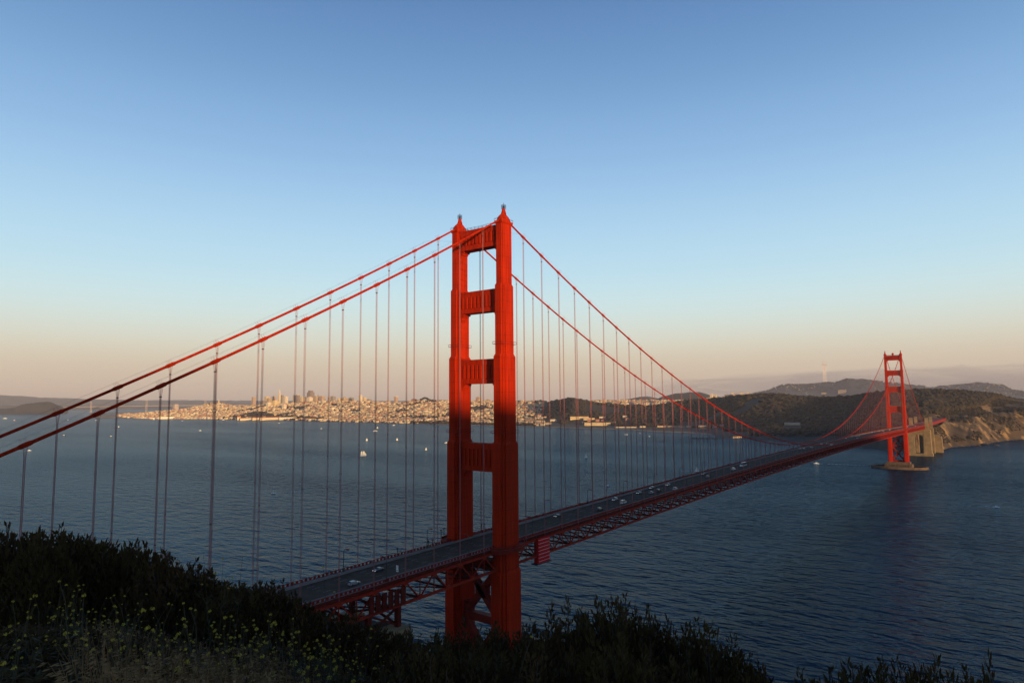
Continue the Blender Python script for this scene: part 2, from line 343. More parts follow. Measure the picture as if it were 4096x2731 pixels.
for x in (0.0, L):
    tw = empty('tower', (x, 0, 0), parent=bridge)
    for s in (-1, 1):
        link('leg', leg_m[s], tw, (0, s*YC, 0)); link('saddle_housing', saddle_m, tw, (0, s*YC, 0)); link('beacon_cage', beacon_m, tw, (0, s*YC, 0))
        for r_ in rings: link('railing_ring', r_, tw, (0, s*YC, 0))
        g = link('gallery', gal_m, tw, (0, s*(YC+0.2), zroad(x)+0.1)); g.rotation_euler = (0, 0, 0 if s < 0 else math.pi)
    for st in struts: link('strut', st, tw)
    m = MB()
    for f in (-1, 1):
        for k in range(2): m.tube([(f*1.9, -12+t*2.4, 224.0+0.6*k+0.35*abs(t-5)/5) for t in range(11)], 0.07, 5)
        for t in range(11): m.box(f*1.9-.06, f*1.9+.06, -12+t*2.4-.06, -12+t*2.4+.06, 223.3, 224.8)
    m.build('strut_railing', M['black'], tw)
    link('cross_brace', brace_m, tw); link('pier', pier_m, tw)
m = MB(); m.lathe((0, 0, 223.4), [(.4, 0), (1.2, .8), (2.0, 2.0), (2.2, 3.0), (2.0, 4.0), (1.2, 5.0), (.3, 5.4)], 12); m.build('ball_ornament', M['orange'], tw)
# fender ring wall round the far pier
m = MB(); n = 64
for i in range(n):
    a, b = 2*math.pi*i/n, 2*math.pi*(i+1)/n
    P = lambda t, k: (L+(24+k)*math.cos(t), (46+k)*math.sin(t))
    (x0, y0), (x1, y1), (x2, y2), (x3, y3) = P(a, 0), P(a, 4), P(b, 4), P(b, 0)
    m.hexa([(x0, y0, -5), (x1, y1, -5), (x2, y2, -5), (x3, y3, -5), (x0, y0, 4.6), (x1, y1, 4.6), (x2, y2, 4.6), (x3, y3, 4.6)])
m.build('fender_wall', M['pierconc'], bridge)

# ---- main cables, bands, hand ropes
def frange(a, b, st):
    x = a
    while x <= b+1e-6: yield x; x += st
XS = [-15.24*i for i in range(22, 0, -1)]+[15.24*i for i in range(1, 84)]+[L+15.24*i for i in range(1, 22)]
band_b = MB()
band_b.tube([(-1.5, 0, 0), (-1.1, 0, 0), (1.1, 0, 0), (1.5, 0, 0)], [0.48, 0.6, 0.6, 0.48], 10)
for q in (-0.45, 0.45):
    band_b.box(q-0.02, q+0.02, -0.60, -0.56, 0, 1.7); band_b.box(q-0.02, q+0.02, 0.56, 0.60, 0, 1.7)
band_m = band_b.mesh('cable_band', M['orange'], False)
for s in (-1, 1):
    pts = [(x, s*YC, zcab(x)) for x in list(frange(-SIDE, -7, 7.0))+[-3.5, 0, 3.5]+list(frange(8, L-8, 8.0))+[L-3.5, L, L+3.5]+list(frange(L+8, L+SIDE, 8))]
    mb = MB(); mb.tube(pts, 0.44, 12); cab = mb.build('main_cable', M['orange'], bridge, smooth=True)
    mb = MB()
    for d in (-0.58, 0.58):
        mb.tube([(x, s*YC+d, zcab(x)+1.75) for x in list(frange(-SIDE, -8, 15.24))+list(frange(15.24, L-15, 15.24))], 0.012, 4)
    mb.build('hand_rope', M['black'], cab)
    for x in XS:
        sl_ = math.atan2(zcab(x+1)-zcab(x-1), 2)
        b = link('cable_band', band_m, cab, (x, s*YC, zcab(x))); b.rotation_euler = (0, -sl_, 0)
# ---- suspenders: four ropes each, with a clamp under the cable
mb = MB(); mb.box(-0.26, 0.26, -0.3, 0.3, -0.14, 0.14); clamp_m = mb.mesh('clamp', M['black'])
for s in (-1, 1):
    for x in XS:
        zt, zb = zcab(x)-0.4, zroad(x)-1.2
        if zt-zb < 1.5: continue
        mb = MB()
        for dx in (-0.14, 0.14):
            for dy in (-0.20, 0.20): mb.tube([(dx*2.6, dy*2.2, zt-zb), (dx*1.05, dy*1.05, zt-zb-2.4), (dx, dy, 0)], 0.050 if x < 600 else 0.032, 5, False)
        o = mb.build('suspender', M['rope'], bridge, (x, s*YC, zb))
        if -160 < x < 420 and zt-zb > 8: link('clamp', clamp_m, o, (0, 0, zt-zb-2.6))
        if -160 < x < 420 and zt-zb > 70: link('clamp', clamp_m, o, (0, 0, (zt-zb)*0.42), sc=0.9)

# ---- deck
XD = list(frange(-SIDE, 0, 15.24*1.5))+[0]+list(frange(15.24, L, 15.24))+[L+15.24*i for i in range(1, 24)]
def strip(name, y0, y1, dz0, dz1, material, parent, x0=-400, x1=3000):
    m = MB(); xs = [x for x in XD if x0 <= x <= x1]
    for a, b in zip(xs[:-1], xs[1:]):
        za, zb = zroad(a), zroad(b)
        m.hexa([(a, y0, za+dz0), (b, y0, zb+dz0), (b, y1, zb+dz0), (a, y1, za+dz0), (a, y0, za+dz1), (b, y0, zb+dz1), (b, y1, zb+dz1), (a, y1, za+dz1)])
    return m.build(name, material, parent)
deck = strip('road_deck', -9.5, 9.5, -0.5, 0.0, M['asphalt'], bridge)
for s in (-1, 1):
    a, b = sorted((s*9.5, s*12.9)); strip('sidewalk', a, b, -0.4, 0.22, M['walk'], bridge)
    a, b = sorted((s*9.52, s*9.8)); strip('kerb_rail', a, b, 0.225, 0.75, M['walk'], bridge)
    m = MB()                                  # outer railing: solid-looking picket panels and posts
    xs = [x for x in XD]
    for a, b in zip(xs[:-1], xs[1:]):
        if a < 0 < b or abs(a) < 12 and abs(b) < 12: continue
        for dz, hh in ((1.3, 0.18), (0.36, 0.14)): m.beam((a, s*12.7, zroad(a)+dz), (b, s*12.7, zroad(b)+dz), 0.16, hh)
        n = 12
        for i in range(n):
            t = i/n; x = a+(b-a)*t; z = zroad(a)+(zroad(b)-zroad(a))*t
            m.box(x-0.55, x+0.55, s*12.7-0.04, s*12.7+0.04, z+0.3, z+1.28)
        m.box(a-0.18, a+0.18, s*12.7-0.2, s*12.7+0.2, zroad(a)+0.2, zroad(a)+1.55)
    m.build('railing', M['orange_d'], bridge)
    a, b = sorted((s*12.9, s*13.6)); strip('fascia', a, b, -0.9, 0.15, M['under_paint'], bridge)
for y in (-6.3, -3.15, 0.0, 3.15, 6.3):        # lane lines
    m = MB()
    for x in frange(-330, 900, 12.0):
        ln = 3.2 if y else 1.0
        m.quad((x, y-0.09, zroad(x)+0.006), (x+ln, y-0.09, zroad(x+ln)+0.006), (x+ln, y+0.09, zroad(x+ln)+0.006), (x, y+0.09, zroad(x)+0.006))
    o = m.build('lane_line', M['line'], bridge); o['kind'] = 'stuff'
# ---- stiffening trusses
PAN = 7.62; DT, DB = -1.5, -9.1               # chord levels below the road
def zr2(x): return zroad(x)
diag_cache = {}
for s in (-1, 1):
    tr = empty('stiffening_truss', (0, s*YC, 0), parent=bridge)
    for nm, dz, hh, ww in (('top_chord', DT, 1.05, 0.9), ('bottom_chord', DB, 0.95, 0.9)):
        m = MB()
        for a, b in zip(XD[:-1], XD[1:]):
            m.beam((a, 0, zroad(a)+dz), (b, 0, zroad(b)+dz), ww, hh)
        m.build(nm, M['truss_shade_paint'], tr)
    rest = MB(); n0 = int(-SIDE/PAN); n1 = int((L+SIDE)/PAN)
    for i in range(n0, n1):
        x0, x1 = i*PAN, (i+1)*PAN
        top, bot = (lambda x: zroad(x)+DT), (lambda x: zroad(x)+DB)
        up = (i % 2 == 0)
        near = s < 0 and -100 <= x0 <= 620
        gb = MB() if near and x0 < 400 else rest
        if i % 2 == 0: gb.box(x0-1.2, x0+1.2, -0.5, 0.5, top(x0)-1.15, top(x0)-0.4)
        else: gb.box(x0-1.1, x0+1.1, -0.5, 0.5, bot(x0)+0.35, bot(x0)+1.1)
        if gb is not rest: gb.build('gusset_plate', M['truss_shade_paint'], tr)
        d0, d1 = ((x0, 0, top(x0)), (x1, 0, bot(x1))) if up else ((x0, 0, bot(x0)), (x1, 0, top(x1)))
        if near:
            m = MB(); m.beam(d0, d1, 0.5, 0.46); m.build('diagonal', M['truss_shade_paint'], tr)
            m = MB(); m.beam((x0, 0, top(x0)), (x0, 0, bot(x0)), 0.34, 0.34); m.build('vertical', M['truss_shade_paint'], tr)
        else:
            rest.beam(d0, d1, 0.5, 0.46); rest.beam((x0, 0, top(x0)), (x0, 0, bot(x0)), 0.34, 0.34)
    o = rest.build('far_web_members', M['truss_shade_paint'], tr); o['kind'] = 'stuff'
# floor beams and bottom bracing between the trusses
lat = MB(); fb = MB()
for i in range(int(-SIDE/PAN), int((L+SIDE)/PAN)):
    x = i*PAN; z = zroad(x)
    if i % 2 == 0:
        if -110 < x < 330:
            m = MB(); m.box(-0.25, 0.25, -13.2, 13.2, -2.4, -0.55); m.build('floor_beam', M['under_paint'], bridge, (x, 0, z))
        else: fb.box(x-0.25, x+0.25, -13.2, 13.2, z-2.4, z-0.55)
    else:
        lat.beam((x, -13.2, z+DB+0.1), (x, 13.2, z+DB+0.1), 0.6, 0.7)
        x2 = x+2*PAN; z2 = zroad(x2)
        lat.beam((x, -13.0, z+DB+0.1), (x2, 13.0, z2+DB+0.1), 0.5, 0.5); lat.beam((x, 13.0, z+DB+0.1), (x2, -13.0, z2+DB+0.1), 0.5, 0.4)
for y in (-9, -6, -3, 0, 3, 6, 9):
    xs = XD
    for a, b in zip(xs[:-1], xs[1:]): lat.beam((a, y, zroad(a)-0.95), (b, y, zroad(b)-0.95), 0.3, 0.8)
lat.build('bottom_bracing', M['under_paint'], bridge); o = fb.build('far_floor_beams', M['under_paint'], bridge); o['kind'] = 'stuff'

# ---- hanging maintenance enclosures
def enclosure(x0, x1, dz0, dz1, label, lines):
    e = empty('maintenance_enclosure', (x0, -15.2, 0)); z = zroad(x0)
    m = MB(); ln = x1-x0; m.box(0, ln, 0, 2.6, z+dz0, z+dz1); m.build('sheeting', M['panel_red'] if lines else M['orange_d'], e)
    if lines:
        for i in range(7):
            zz = z+dz0+(dz1-dz0)*(i+0.55)/7; m = MB(); m.box(0.05, ln-0.05, -0.05, -0.005, zz-0.05, zz+0.05); m.build('batten', M['white'], e)
    m = MB()
    for xx in (0.15, ln-0.15): m.beam((xx, 1.3, z+dz1-0.05), (xx, 1.3, z+0.3), 0.25, 0.25)
    m.box(-1.6, ln+1.2, -0.3, 3.0, z+dz0-0.45, z+dz0-0.003)
    m.build('hanger_frame', M['black'], e)
    tag(e, label, 'scaffold')
enclosure(23.0, 32.4, -12.4, -1.0, 'bright red sheeted scaffold box with pale battens hung beside tower', True)
# steel bent standing on a concrete pedestal where the side span leaves the hillside
sb = empty('steel_bent', (-71, 0, 0)); zt_ = zroad(-71)-9.5
for xx in (-7, 7):
    for yy in (-13, 13):
        m = MB(); m.box(xx-.9, xx+.9, yy-.9, yy+.9, 57, zt_); m.build('column', M['under_paint'], sb)
m = MB()
for yy in (-13, 13): m.beam((-7, yy, 60), (7, yy, zt_), .6, .8); m.beam((7, yy+.02, 60), (-7, yy+.02, zt_), .6, .8)
for xx in (-7, 7): m.beam((xx, -13, 60), (xx, 13, zt_), .6, .8); m.beam((xx+.02, 13, 60), (xx+.02, -13, zt_), .6, .8)
m.build('bracing', M['under_paint'], sb)
for y0 in (-17, 9): m = MB(); m.box(-10, 10, y0, y0+8, 40, 59.5); m.build('pedestal', M['concrete'], sb)
m = MB()
for xx in (-8.5, -5.5, -2.5, .5, 3.5, 6.5): m.box(xx, xx+2.2, -15.3, -14.9, zt_+1, zt_+7)
m.build('shield_plates', M['under_paint'], sb)
tag(sb, 'dark red steel bent under the deck at the slope edge', 'bridge support')
vs_, fs = [], []; nA, nR = 40, 16
for j in range(nR+1):
    for k in range(nA):
        a = 2*math.pi*k/nA; r_ = 5+j*6.5; z = 57.5 if r_ < 18 else 57.5-(r_-18)*(1.05 if math.cos(a) > -.2 else .35)
        z += 4*noise.fractal(Vector((math.cos(a)*2.2, math.sin(a)*2.2, r_*.05)), 1.0, 2.0, 4)*min(1, j/3)
        vs_.append((-80+r_*math.cos(a)*1.1, -4+r_*math.sin(a), max(z, -5)))
for j in range(nR):
    for k in range(nA): fs.append((j*nA+k, j*nA+(k+1) % nA, (j+1)*nA+(k+1) % nA, (j+1)*nA+k)[::-1])
fs.append(tuple(range(nA)))
CLIFF = (vs_, fs)

M['foam'] = mat('sea_foam', (0.55, 0.56, 0.56), 0.8, var=0.2, scale=0.3)
mb = MB(); random.seed(17)
for i in range(70):
    t = 2*math.pi*i/70+random.uniform(-.03, .03)
    if random.random() < .45: continue
    k, w, dt = 4.3+random.uniform(0, 2.5), random.uniform(.5, 2.0), random.uniform(.03, .08)
    mb.quad((L+(24+k)*math.cos(t), (46+k)*math.sin(t), .2), (L+(24+k+w)*math.cos(t+dt*.5), (46+k+w)*math.sin(t+dt*.5), .2), (L+(24+k)*math.cos(t+dt), (46+k)*math.sin(t+dt), .2), (L+(24+k-.2)*math.cos(t+dt*.5), (46+k-.2)*math.sin(t+dt*.5), .2))
tag(mb.build('pier_foam', M['foam']), 'broken white foam around the far pier wall', 'foam', kind='stuff')
# ---- concrete pylons at the far shore
S1 = L+SIDE
py = empty('concrete_pylon', (S1, 0, 0))
m = MB()
for s in (-1, 1):
    m.frus(0, s*16.8, 9.5, 8.4, 8.0, 6.8, -4, 62); m.frus(5.5, s*16.0, 2.6, 4.0, 2.2, 3.4, 60, 90)
    m.frus(-5.5, s*16.5, 1.6, 3.0, 1.6, 2.8, 60, 74)
m.build('shaft', M['concrete'], py)
m = MB(); m.box(-7.8, 7.8, -9.5, 9.5, 50, 61.5)
for s in (-1, 1): m.hexa([(-7.5, s*9.6, 42), (7.5, s*9.6, 42), (7.5, s*9.3, 42), (-7.5, s*9.3, 42)][::-s]+[(-7.5, s*9.6, 50.2), (7.5, s*9.6, 50.2), (7.5, s*5.0, 50.2), (-7.5, s*5.0, 50.2)][::-s])
m.build('portal_beam', M['concrete'], py)
m = MB(); m.box(-11, 11, -27, 27, -5, 6); m.build('footing', M['concrete'], py)
tag(py, 'pale concrete bridge pylon with dark portal opening behind far tower', 'pylon')
py = empty('concrete_pylon', (S1+95, 0, 0)); m = MB()
for s in (-1, 1): m.frus(0, s*16.5, 6.0, 6.0, 5.0, 5.0, 0, 62); m.frus(2.5, s*16.0, 2.4, 3.8, 2.0, 3.2, 61, 90)
m.build('shaft', M['concrete'], py); m = MB(); m.box(-4.5, 4.5, -11, 11, 50, 61); m.build('portal_beam', M['concrete'], py)
tag(py, 'slim pale concrete pylon on shore beyond the steel arch', 'pylon')
py = empty('anchorage_block', (S1+120, 0, 0)); m = MB(); m.frus(12, -26, 9, 10, 8, 9, -2, 40); m.frus(40, -20, 8, 8, 7, 7, -2, 43); m.frus(30, 6, 40, 18, 38, 16, -2, 55)
m.build('block', M['concrete'], py); tag(py, 'stepped concrete anchorage blocks at the foot of the bluff', 'anchorage')
ar = empty('steel_arch', (S1, 0, 0)); m = MB()
for s in (-1, 1):
    A = [(10+75*t/10, s*12, 22+38*(1-((t-5)/5)**2)) for t in range(11)]
    for a, b in zip(A[:-1], A[1:]): m.beam(a, b, 1.2, 1.6); m.beam((a[0], a[1], a[2]), (a[0], a[1], 72), 0.6, 0.6)
m.build('arch_rib', M['orange_d'], ar); m = MB()
m.box(8, 92, -13.5, 13.5, 66, 74.2); m.build('approach_deck', M['orange_d'], ar)
m = MB(); m.box(92, 700, -13.0, 13.0, 66, 74.0); m.build('viaduct', M['orange_d'], ar)
tag(ar, 'red steel arch span between the two shore pylons', 'arch')

# ================================================================== LAND
def interp(tab, u):
    if u <= tab[0][0]: return tab[0][1]
    for (a, va), (b, vb) in zip(tab[:-1], tab[1:]):
        if u <= b: return va+(vb-va)*(u-a)/(b-a)
    return tab[-1][1]
def fbm(x, y, z=0.0, o=4):
    return noise.fractal(Vector((x, y, z)), 1.0, 2.0, o, noise_basis='PERLIN_ORIGINAL')
# tables against image column u: shoreline row, flat/bluff knot, crest knot (row, ground distance)
SHORE = [(360, 1671), (470, 1671), (640, 1676), (830, 1676), (950, 1681), (1100, 1682), (1300, 1687), (1500, 1692), (1700, 1697), (2100, 1705), (2300, 1712), (2500, 1718), (2630, 1727), (2764, 1731), (2837, 1738), (2870, 1747), (2920, 1752), (3050, 1762), (3300, 1778), (3500, 1793), (3560, 1806), (3700, 1808), (3735, 1803), (3790, 1787), (3900, 1780), (3960, 1768), (4016, 1760), (4096, 1755), (4400, 1735)]
def rshore(u):
    P = onz(u, interp(SHORE, u), 0.0); return math.hypot(P.x-CAM.x, P.y-CAM.y)
FLAT = [(360, 300), (900, 500), (1200, 500), (1300, 420), (1700, 500), (2000, 560), (2200, 420), (2500, 420), (2800, 380), (3000, 300), (3300, 250), (3600, 220), (3720, 180), (3800, 230), (4000, 330), (4400, 420)]
FLATZ = [(360, 3), (600, 6), (900, 12), (1300, 9), (2000, 8), (2400, 6), (2800, 8), (3000, 14), (3300, 32), (3600, 52), (3700, 56), (3800, 62), (3900, 74), (4000, 84), (4096, 90), (4400, 96)]
CRV = [(360, 1667), (480, 1660), (600, 1651), (720, 1640), (800, 1624), (850, 1613), (885, 1614), (930, 1624), (1000, 1624), (1100, 1619), (1200, 1613), (1300, 1606), (1400, 1605), (1480, 1608), (1550, 1613), (1620, 1612), (1680, 1604), (1720, 1603), (1800, 1605), (2000, 1607), (2060, 1606), (2150, 1608), (2200, 1607), (2250, 1600), (2285, 1596), (2320, 1603), (2400, 1618), (2500, 1626), (2600, 1628), (2680, 1618), (2750, 1609), (2800, 1607), (2900, 1597), (3000, 1584), (3060, 1581), (3110, 1580), (3150, 1586), (3200, 1591), (3300, 1594), (3400, 1593), (3480, 1582), (3560, 1574), (3650, 1571), (3750, 1572), (3830, 1575), (3900, 1578), (3960, 1584), (4040, 1598), (4096, 1603), (4400, 1612)]
CRR = [(360, 7200), (700, 7200), (900, 7250), (1000, 6900), (1300, 6300), (1700, 5700), (2000, 5400), (2150, 5000), (2285, 4200), (2500, 4000), (2800, 3800), (3000, 3500), (3300, 3350), (3600, 3000), (4096, 3150), (4400, 3200)]
def knots(u):
    rs = rshore(u); rc = interp(CRR, u); rf = rs+interp(FLAT, u)
    zc_ = at(u, interp(CRV, u), rc).z
    return rs, rf, interp(FLATZ, u), rc, zc_
def land_z(u, r, kn=None):
    rs, rf, zf, rc, zc_ = kn or knots(u)
    if rf > rc-300: rf = rc-300
    if r <= rs: z = -0.06*(rs-r)
    elif r <= rf:
        t = (r-rs)/(rf-rs)
        z = zf*(t if zf < 15 else min(1.0, (t*1.15)**0.9))
    elif r <= rc:
        t = (r-rf)/(rc-rf); t2 = t*t*(3-2*t); z = zf+(zc_-zf)*(0.45*t+0.55*t2)
    else: z = max(zc_-(r-rc)*0.09, 12)
    # Fort hill and its wooded slopes on the water front
    if 880 < u < 1330:
        z += 46*math.exp(-((u-1030)/75.0)**2-((r-(rs+330))/230.0)**2)
        z += 16*math.exp(-((u-1190)/70.0)**2-((r-(rs+420))/200.0)**2)
    a = min(1.0, max(0.0, (r-rs)/260.0))
    P = pol(u, r)
    amp = 7.0 if u < 2150 else 9.0
    if r > rs: z += a*amp*fbm(P.x/420, P.y/420, 3.1)*(1.0 if r < rc-150 or u > 2150 else 0.4)
    if u > 3690 and r > rs and r < rf+120:       # gullies in the bluff
        z += (5*fbm(u/30.0, r/260.0, 7.7)+3.5*fbm(u/11.0, r/70.0, 1.7))*min(1, (r-rs)/60.0)*(1.0 if r < rf else max(0, 1-(r-rf)/120))
    return z
def land_mesh(name, u0, u1, du, mats, rmax=9300, nr=90):
    vs_, fs = [], []; us = list(frange(u0, u1, du))
    for u in us:
        kn = knots(u); rs, rf, zf, rc, zc_ = kn
        for j in range(nr):
            t = j/(nr-1)
            if t < 0.25: r = rs-60+(rf-rs+60)*(t/0.25)
            elif t < 0.8: r = rf+(max(rc, rf+310)-rf)*((t-0.25)/0.55)
            else: r = max(rc, rf+310)+(rmax-rc)*((t-0.8)/0.2)**2
            vs_.append(tuple(pol(u, r, land_z(u, r, kn))))
    for i in range(len(us)-1):
        for j in range(nr-1):
            a = i*nr+j; fs.append((a, a+nr, a+nr+1, a+1)[::-1])
    me = bpy.data.meshes.new(name); me.from_pydata(vs_, [], fs)
    me.materials.append(mats); me.polygons.foreach_set('use_smooth', [True]*len(fs)); me.update()
    return link(name, me)
M['cityground'] = mat('streets_and_gardens', (0.10, 0.085, 0.065), 0.9, scale=0.01, col2=(0.20, 0.17, 0.13), detail=8)
M['woodfloor'] = mat('wooded_ground', (0.016, 0.012, 0.007), 0.95, scale=0.006, col2=(0.028, 0.020, 0.012), detail=8)
def bluff_mat():
    m = mat('scrub_and_bare_rock', (0.024, 0.016, 0.007), 0.95, scale=0.03, col2=(0.072, 0.043, 0.017), bump=1.0, bscale=0.12, detail=9)
    t = m.node_tree; p = t.nodes['Principled BSDF']; old = p.inputs['Base Color'].links[0].from_socket
    tc = t.nodes.new('ShaderNodeTexCoord'); mp = t.nodes.new('ShaderNodeMapping'); mp.inputs['Scale'].default_value = (0.026, 0.010, 0.026); mp.inputs['Rotation'].default_value = (0, 0.5, 0.3)
    n = t.nodes.new('ShaderNodeTexNoise'); n.inputs['Scale'].default_value = 1.0; n.inputs['Detail'].default_value = 7; n.inputs['Roughness'].default_value = 0.62
    rp = t.nodes.new('ShaderNodeValToRGB'); rp.color_ramp.elements[0].position = 0.52; rp.color_ramp.elements[1].position = 0.60
    geo = t.nodes.new('ShaderNodeNewGeometry'); sp = t.nodes.new('ShaderNodeSeparateXYZ'); mr = t.nodes.new('ShaderNodeMapRange')
    mr.inputs['From Min'].default_value = 0.97; mr.inputs['From Max'].default_value = 0.85
    mx = t.nodes.new('ShaderNodeMix'); mx.data_type = 'RGBA'; mx.inputs['B'].default_value = (0.21, 0.125, 0.046, 1)
    mu = t.nodes.new('ShaderNodeMath'); mu.operation = 'MULTIPLY'
    t.links.new(tc.outputs['Object'], mp.inputs['Vector']); t.links.new(mp.outputs['Vector'], n.inputs['Vector']); t.links.new(n.outputs['Fac'], rp.inputs['Fac'])
    t.links.new(geo.outputs['True Normal'], sp.inputs[0]); t.links.new(sp.outputs['Z'], mr.inputs['Value'])
    t.links.new(rp.outputs['Color'], mu.inputs[0]); t.links.new(mr.outputs['Result'], mu.inputs[1])
    t.links.new(mu.outputs[0], mx.inputs['Factor']); t.links.new(old, mx.inputs['A']); t.links.new(mx.outputs['Result'], p.inputs['Base Color'])
    return m
M['bluff'] = bluff_mat()
tag(land_mesh('city_hillside', 360, 2136, 12, M['cityground']), kind='structure')
tag(land_mesh('wooded_hillside', 2136, 3696, 10, M['woodfloor']), kind='structure')
tag(land_mesh('coastal_bluff', 3696, 4410, 7, M['bluff']), kind='structure')
me = bpy.data.meshes.new('shore_cliff'); me.from_pydata(CLIFF[0], [], CLIFF[1]); me.materials.append(M['woodfloor']); me.update(); tag(link('shore_cliff', me), kind='structure')
# sandy beach strip
M['sand'] = mat('dark_sand', (0.20, 0.14, 0.085), 0.95, scale=0.03, var=0.2)
mb = MB(); us = list(frange(1740, 2840, 20))
for a, b in zip(us[:-1], us[1:]):
    ra, rb = rshore(a), rshore(b); w = 45
    mb.quad(pol(a, ra-14, 0.25), pol(b, rb-14, 0.25), pol(b, rb+w, land_z(b, rb+w)+1.2), pol(a, ra+w, land_z(a, ra+w)+1.2))
tag(mb.build('beach', M['sand']), kind='structure')

# far ridges, islands
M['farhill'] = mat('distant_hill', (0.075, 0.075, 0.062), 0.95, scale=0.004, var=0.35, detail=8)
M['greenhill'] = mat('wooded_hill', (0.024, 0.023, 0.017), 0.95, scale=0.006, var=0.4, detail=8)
def ridge(name, crest, r, front, back, material, zb=10.0, du=8, rough=5.0, nr=10):
    vs_, fs = [], []; us = list(frange(crest[0][0], crest[-1][0], du)); n = 2*nr+1
    def zof(u, dr):
        v = interp(crest, u); P = pol(u, r); zc_ = at(u, v, r).z + rough*fbm(P.x/130, P.y/130, r*0.01, 5)
        t = -dr/front if dr < 0 else dr/back; t = min(1, t)
        z = zb+(zc_-zb)*(1-t*t*(3-2*t)) if zc_ > zb else zc_
        Q = pol(u, r+dr); return z+rough*1.6*fbm(Q.x/260, Q.y/260, 5.5)*t*(1-t)*4
    for u in us:
        for j in range(n):
            dr = (j-nr)/nr; dr = dr*front if dr < 0 else dr*back
            P = pol(u, r+dr, zof(u, dr)); vs_.append(tuple(P))
    for i in range(len(us)-1):
        for j in range(n-1):
            a = i*n+j; fs.append((a, a+n, a+n+1, a+1)[::-1])
    me = bpy.data.meshes.new(name); me.from_pydata(vs_, [], fs); me.materials.append(material)
    me.polygons.foreach_set('use_smooth', [True]*len(fs)); me.update(); o = link(name, me)
    tag(o, kind='structure'); return zof
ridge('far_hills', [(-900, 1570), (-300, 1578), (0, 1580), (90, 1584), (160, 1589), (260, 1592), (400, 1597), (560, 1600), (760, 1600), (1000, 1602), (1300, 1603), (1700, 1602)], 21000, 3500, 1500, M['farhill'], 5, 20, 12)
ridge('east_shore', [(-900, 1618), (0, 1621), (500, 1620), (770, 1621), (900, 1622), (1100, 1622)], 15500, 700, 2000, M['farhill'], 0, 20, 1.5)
ridge('wooded_island', [(-420, 1640), (-200, 1630), (-60, 1632), (20, 1634), (60, 1628), (85, 1618), (120, 1612), (150, 1608), (185, 1607), (205, 1609), (225, 1617), (245, 1625), (262, 1633), (275, 1640)], 10900, 380, 420, M['greenhill'], -3, 4, 7)
z_sutro = ridge('mountain_ridge', [(2780, 1592), (2880, 1589), (3000, 1577), (3040, 1570), (3075, 1562), (3115, 1548), (3135, 1541), (3170, 1538), (3200, 1538), (3240, 1537), (3290, 1532), (3340, 1531), (3370, 1524), (3395, 1517), (3420, 1520), (3450, 1519), (3500, 1524), (3560, 1533), (3640, 1540), (3720, 1548), (3760, 1556)], 7900, 1700, 900, M['greenhill'], 30, 8, 5)
z_gate = ridge('suburban_hill', [(3560, 1566), (3640, 1556), (3720, 1551), (3780, 1545), (3815, 1541), (3870, 1537), (3900, 1533), (3960, 1532), (3985, 1539), (4010, 1541), (4030, 1552), (4050, 1561), (4100, 1566), (4300, 1572), (4500, 1576)], 8600, 1900, 900, M['greenhill'], 40, 8, 4)
ridge('low_ridge', [(2380, 1600), (2450, 1601), (2500, 1597), (2540, 1590), (2560, 1586), (2590, 1585), (2615, 1590), (2640, 1594), (2660, 1600), (2900, 1600)], 9300, 900, 700, M['greenhill'], 40, 8, 4)
ridge('round_hill', [(2610, 1606), (2640, 1588), (2670, 1580), (2700, 1573), (2760, 1568), (2800, 1568), (2830, 1575), (2850, 1582), (2880, 1588), (2920, 1592)], 6900, 700, 500, M['greenhill'], 40, 6, 4)
z_back = ridge('built_ridge', [(2080, 1612), (2300, 1610), (2370, 1604), (2440, 1604), (2500, 1604), (2560, 1602), (2640, 1601), (2700, 1604), (2800, 1600), (2880, 1588), (2920, 1577), (2990, 1574), (3030, 1580), (3100, 1588), (3300, 1590), (3500, 1592), (3800, 1577), (4100, 1585)], 5900, 1400, 800, M['cityground'], 18, 8, 3)
# the headland behind and around the viewpoint, whose crest shades the near end of the strait
SH = Vector((SD.x, SD.y, 0)).normalized(); NH = Vector((-SH.y, SH.x, 0))   # towards the sun, and across it (southward positive after flip)
if NH.x < 0: NH = -NH
vs_, fs = [], []; NS, NN = 34, 60
for i in range(NN+1):
    n_ = -2600+i*(2600+1900)/NN
    top = interp([(-2600, 300), (-700, 288), (-150, 276), (0, 269), (300, 256), (500, 250), (770, 248), (850, 245), (950, 231), (1050, 203), (1140, 165), (1300, 120), (1650, 30), (1900, -5)], n_)
    for j in range(NS+1):
        s_ = 520+j*(3000-520)/NS
        t = 1-abs(s_-1500)/980.0 if s_ < 1500 else 1-(s_-1500)/1500.0
        t = max(0.0, t); P = SH*s_+NH*n_
        z = -4+(top+4)*(t*t*(3-2*t)) if top > 0 else -4
        z += 9*fbm(P.x/160, P.y/160, 1.3)*min(1, t*3)*(0 if t > 0.96 else 1)
        vs_.append((P.x, P.y, z))
for i in range(NN):
    for j in range(NS):
        a = i*(NS+1)+j; fs.append((a, a+1, a+NS+2, a+NS+1))
me = bpy.data.meshes.new('headland'); me.from_pydata(vs_, [], fs); me.materials.append(M['greenhill']); me.polygons.foreach_set('use_smooth', [True]*len(fs)); me.update()
tag(link('headland', me), kind='structure')

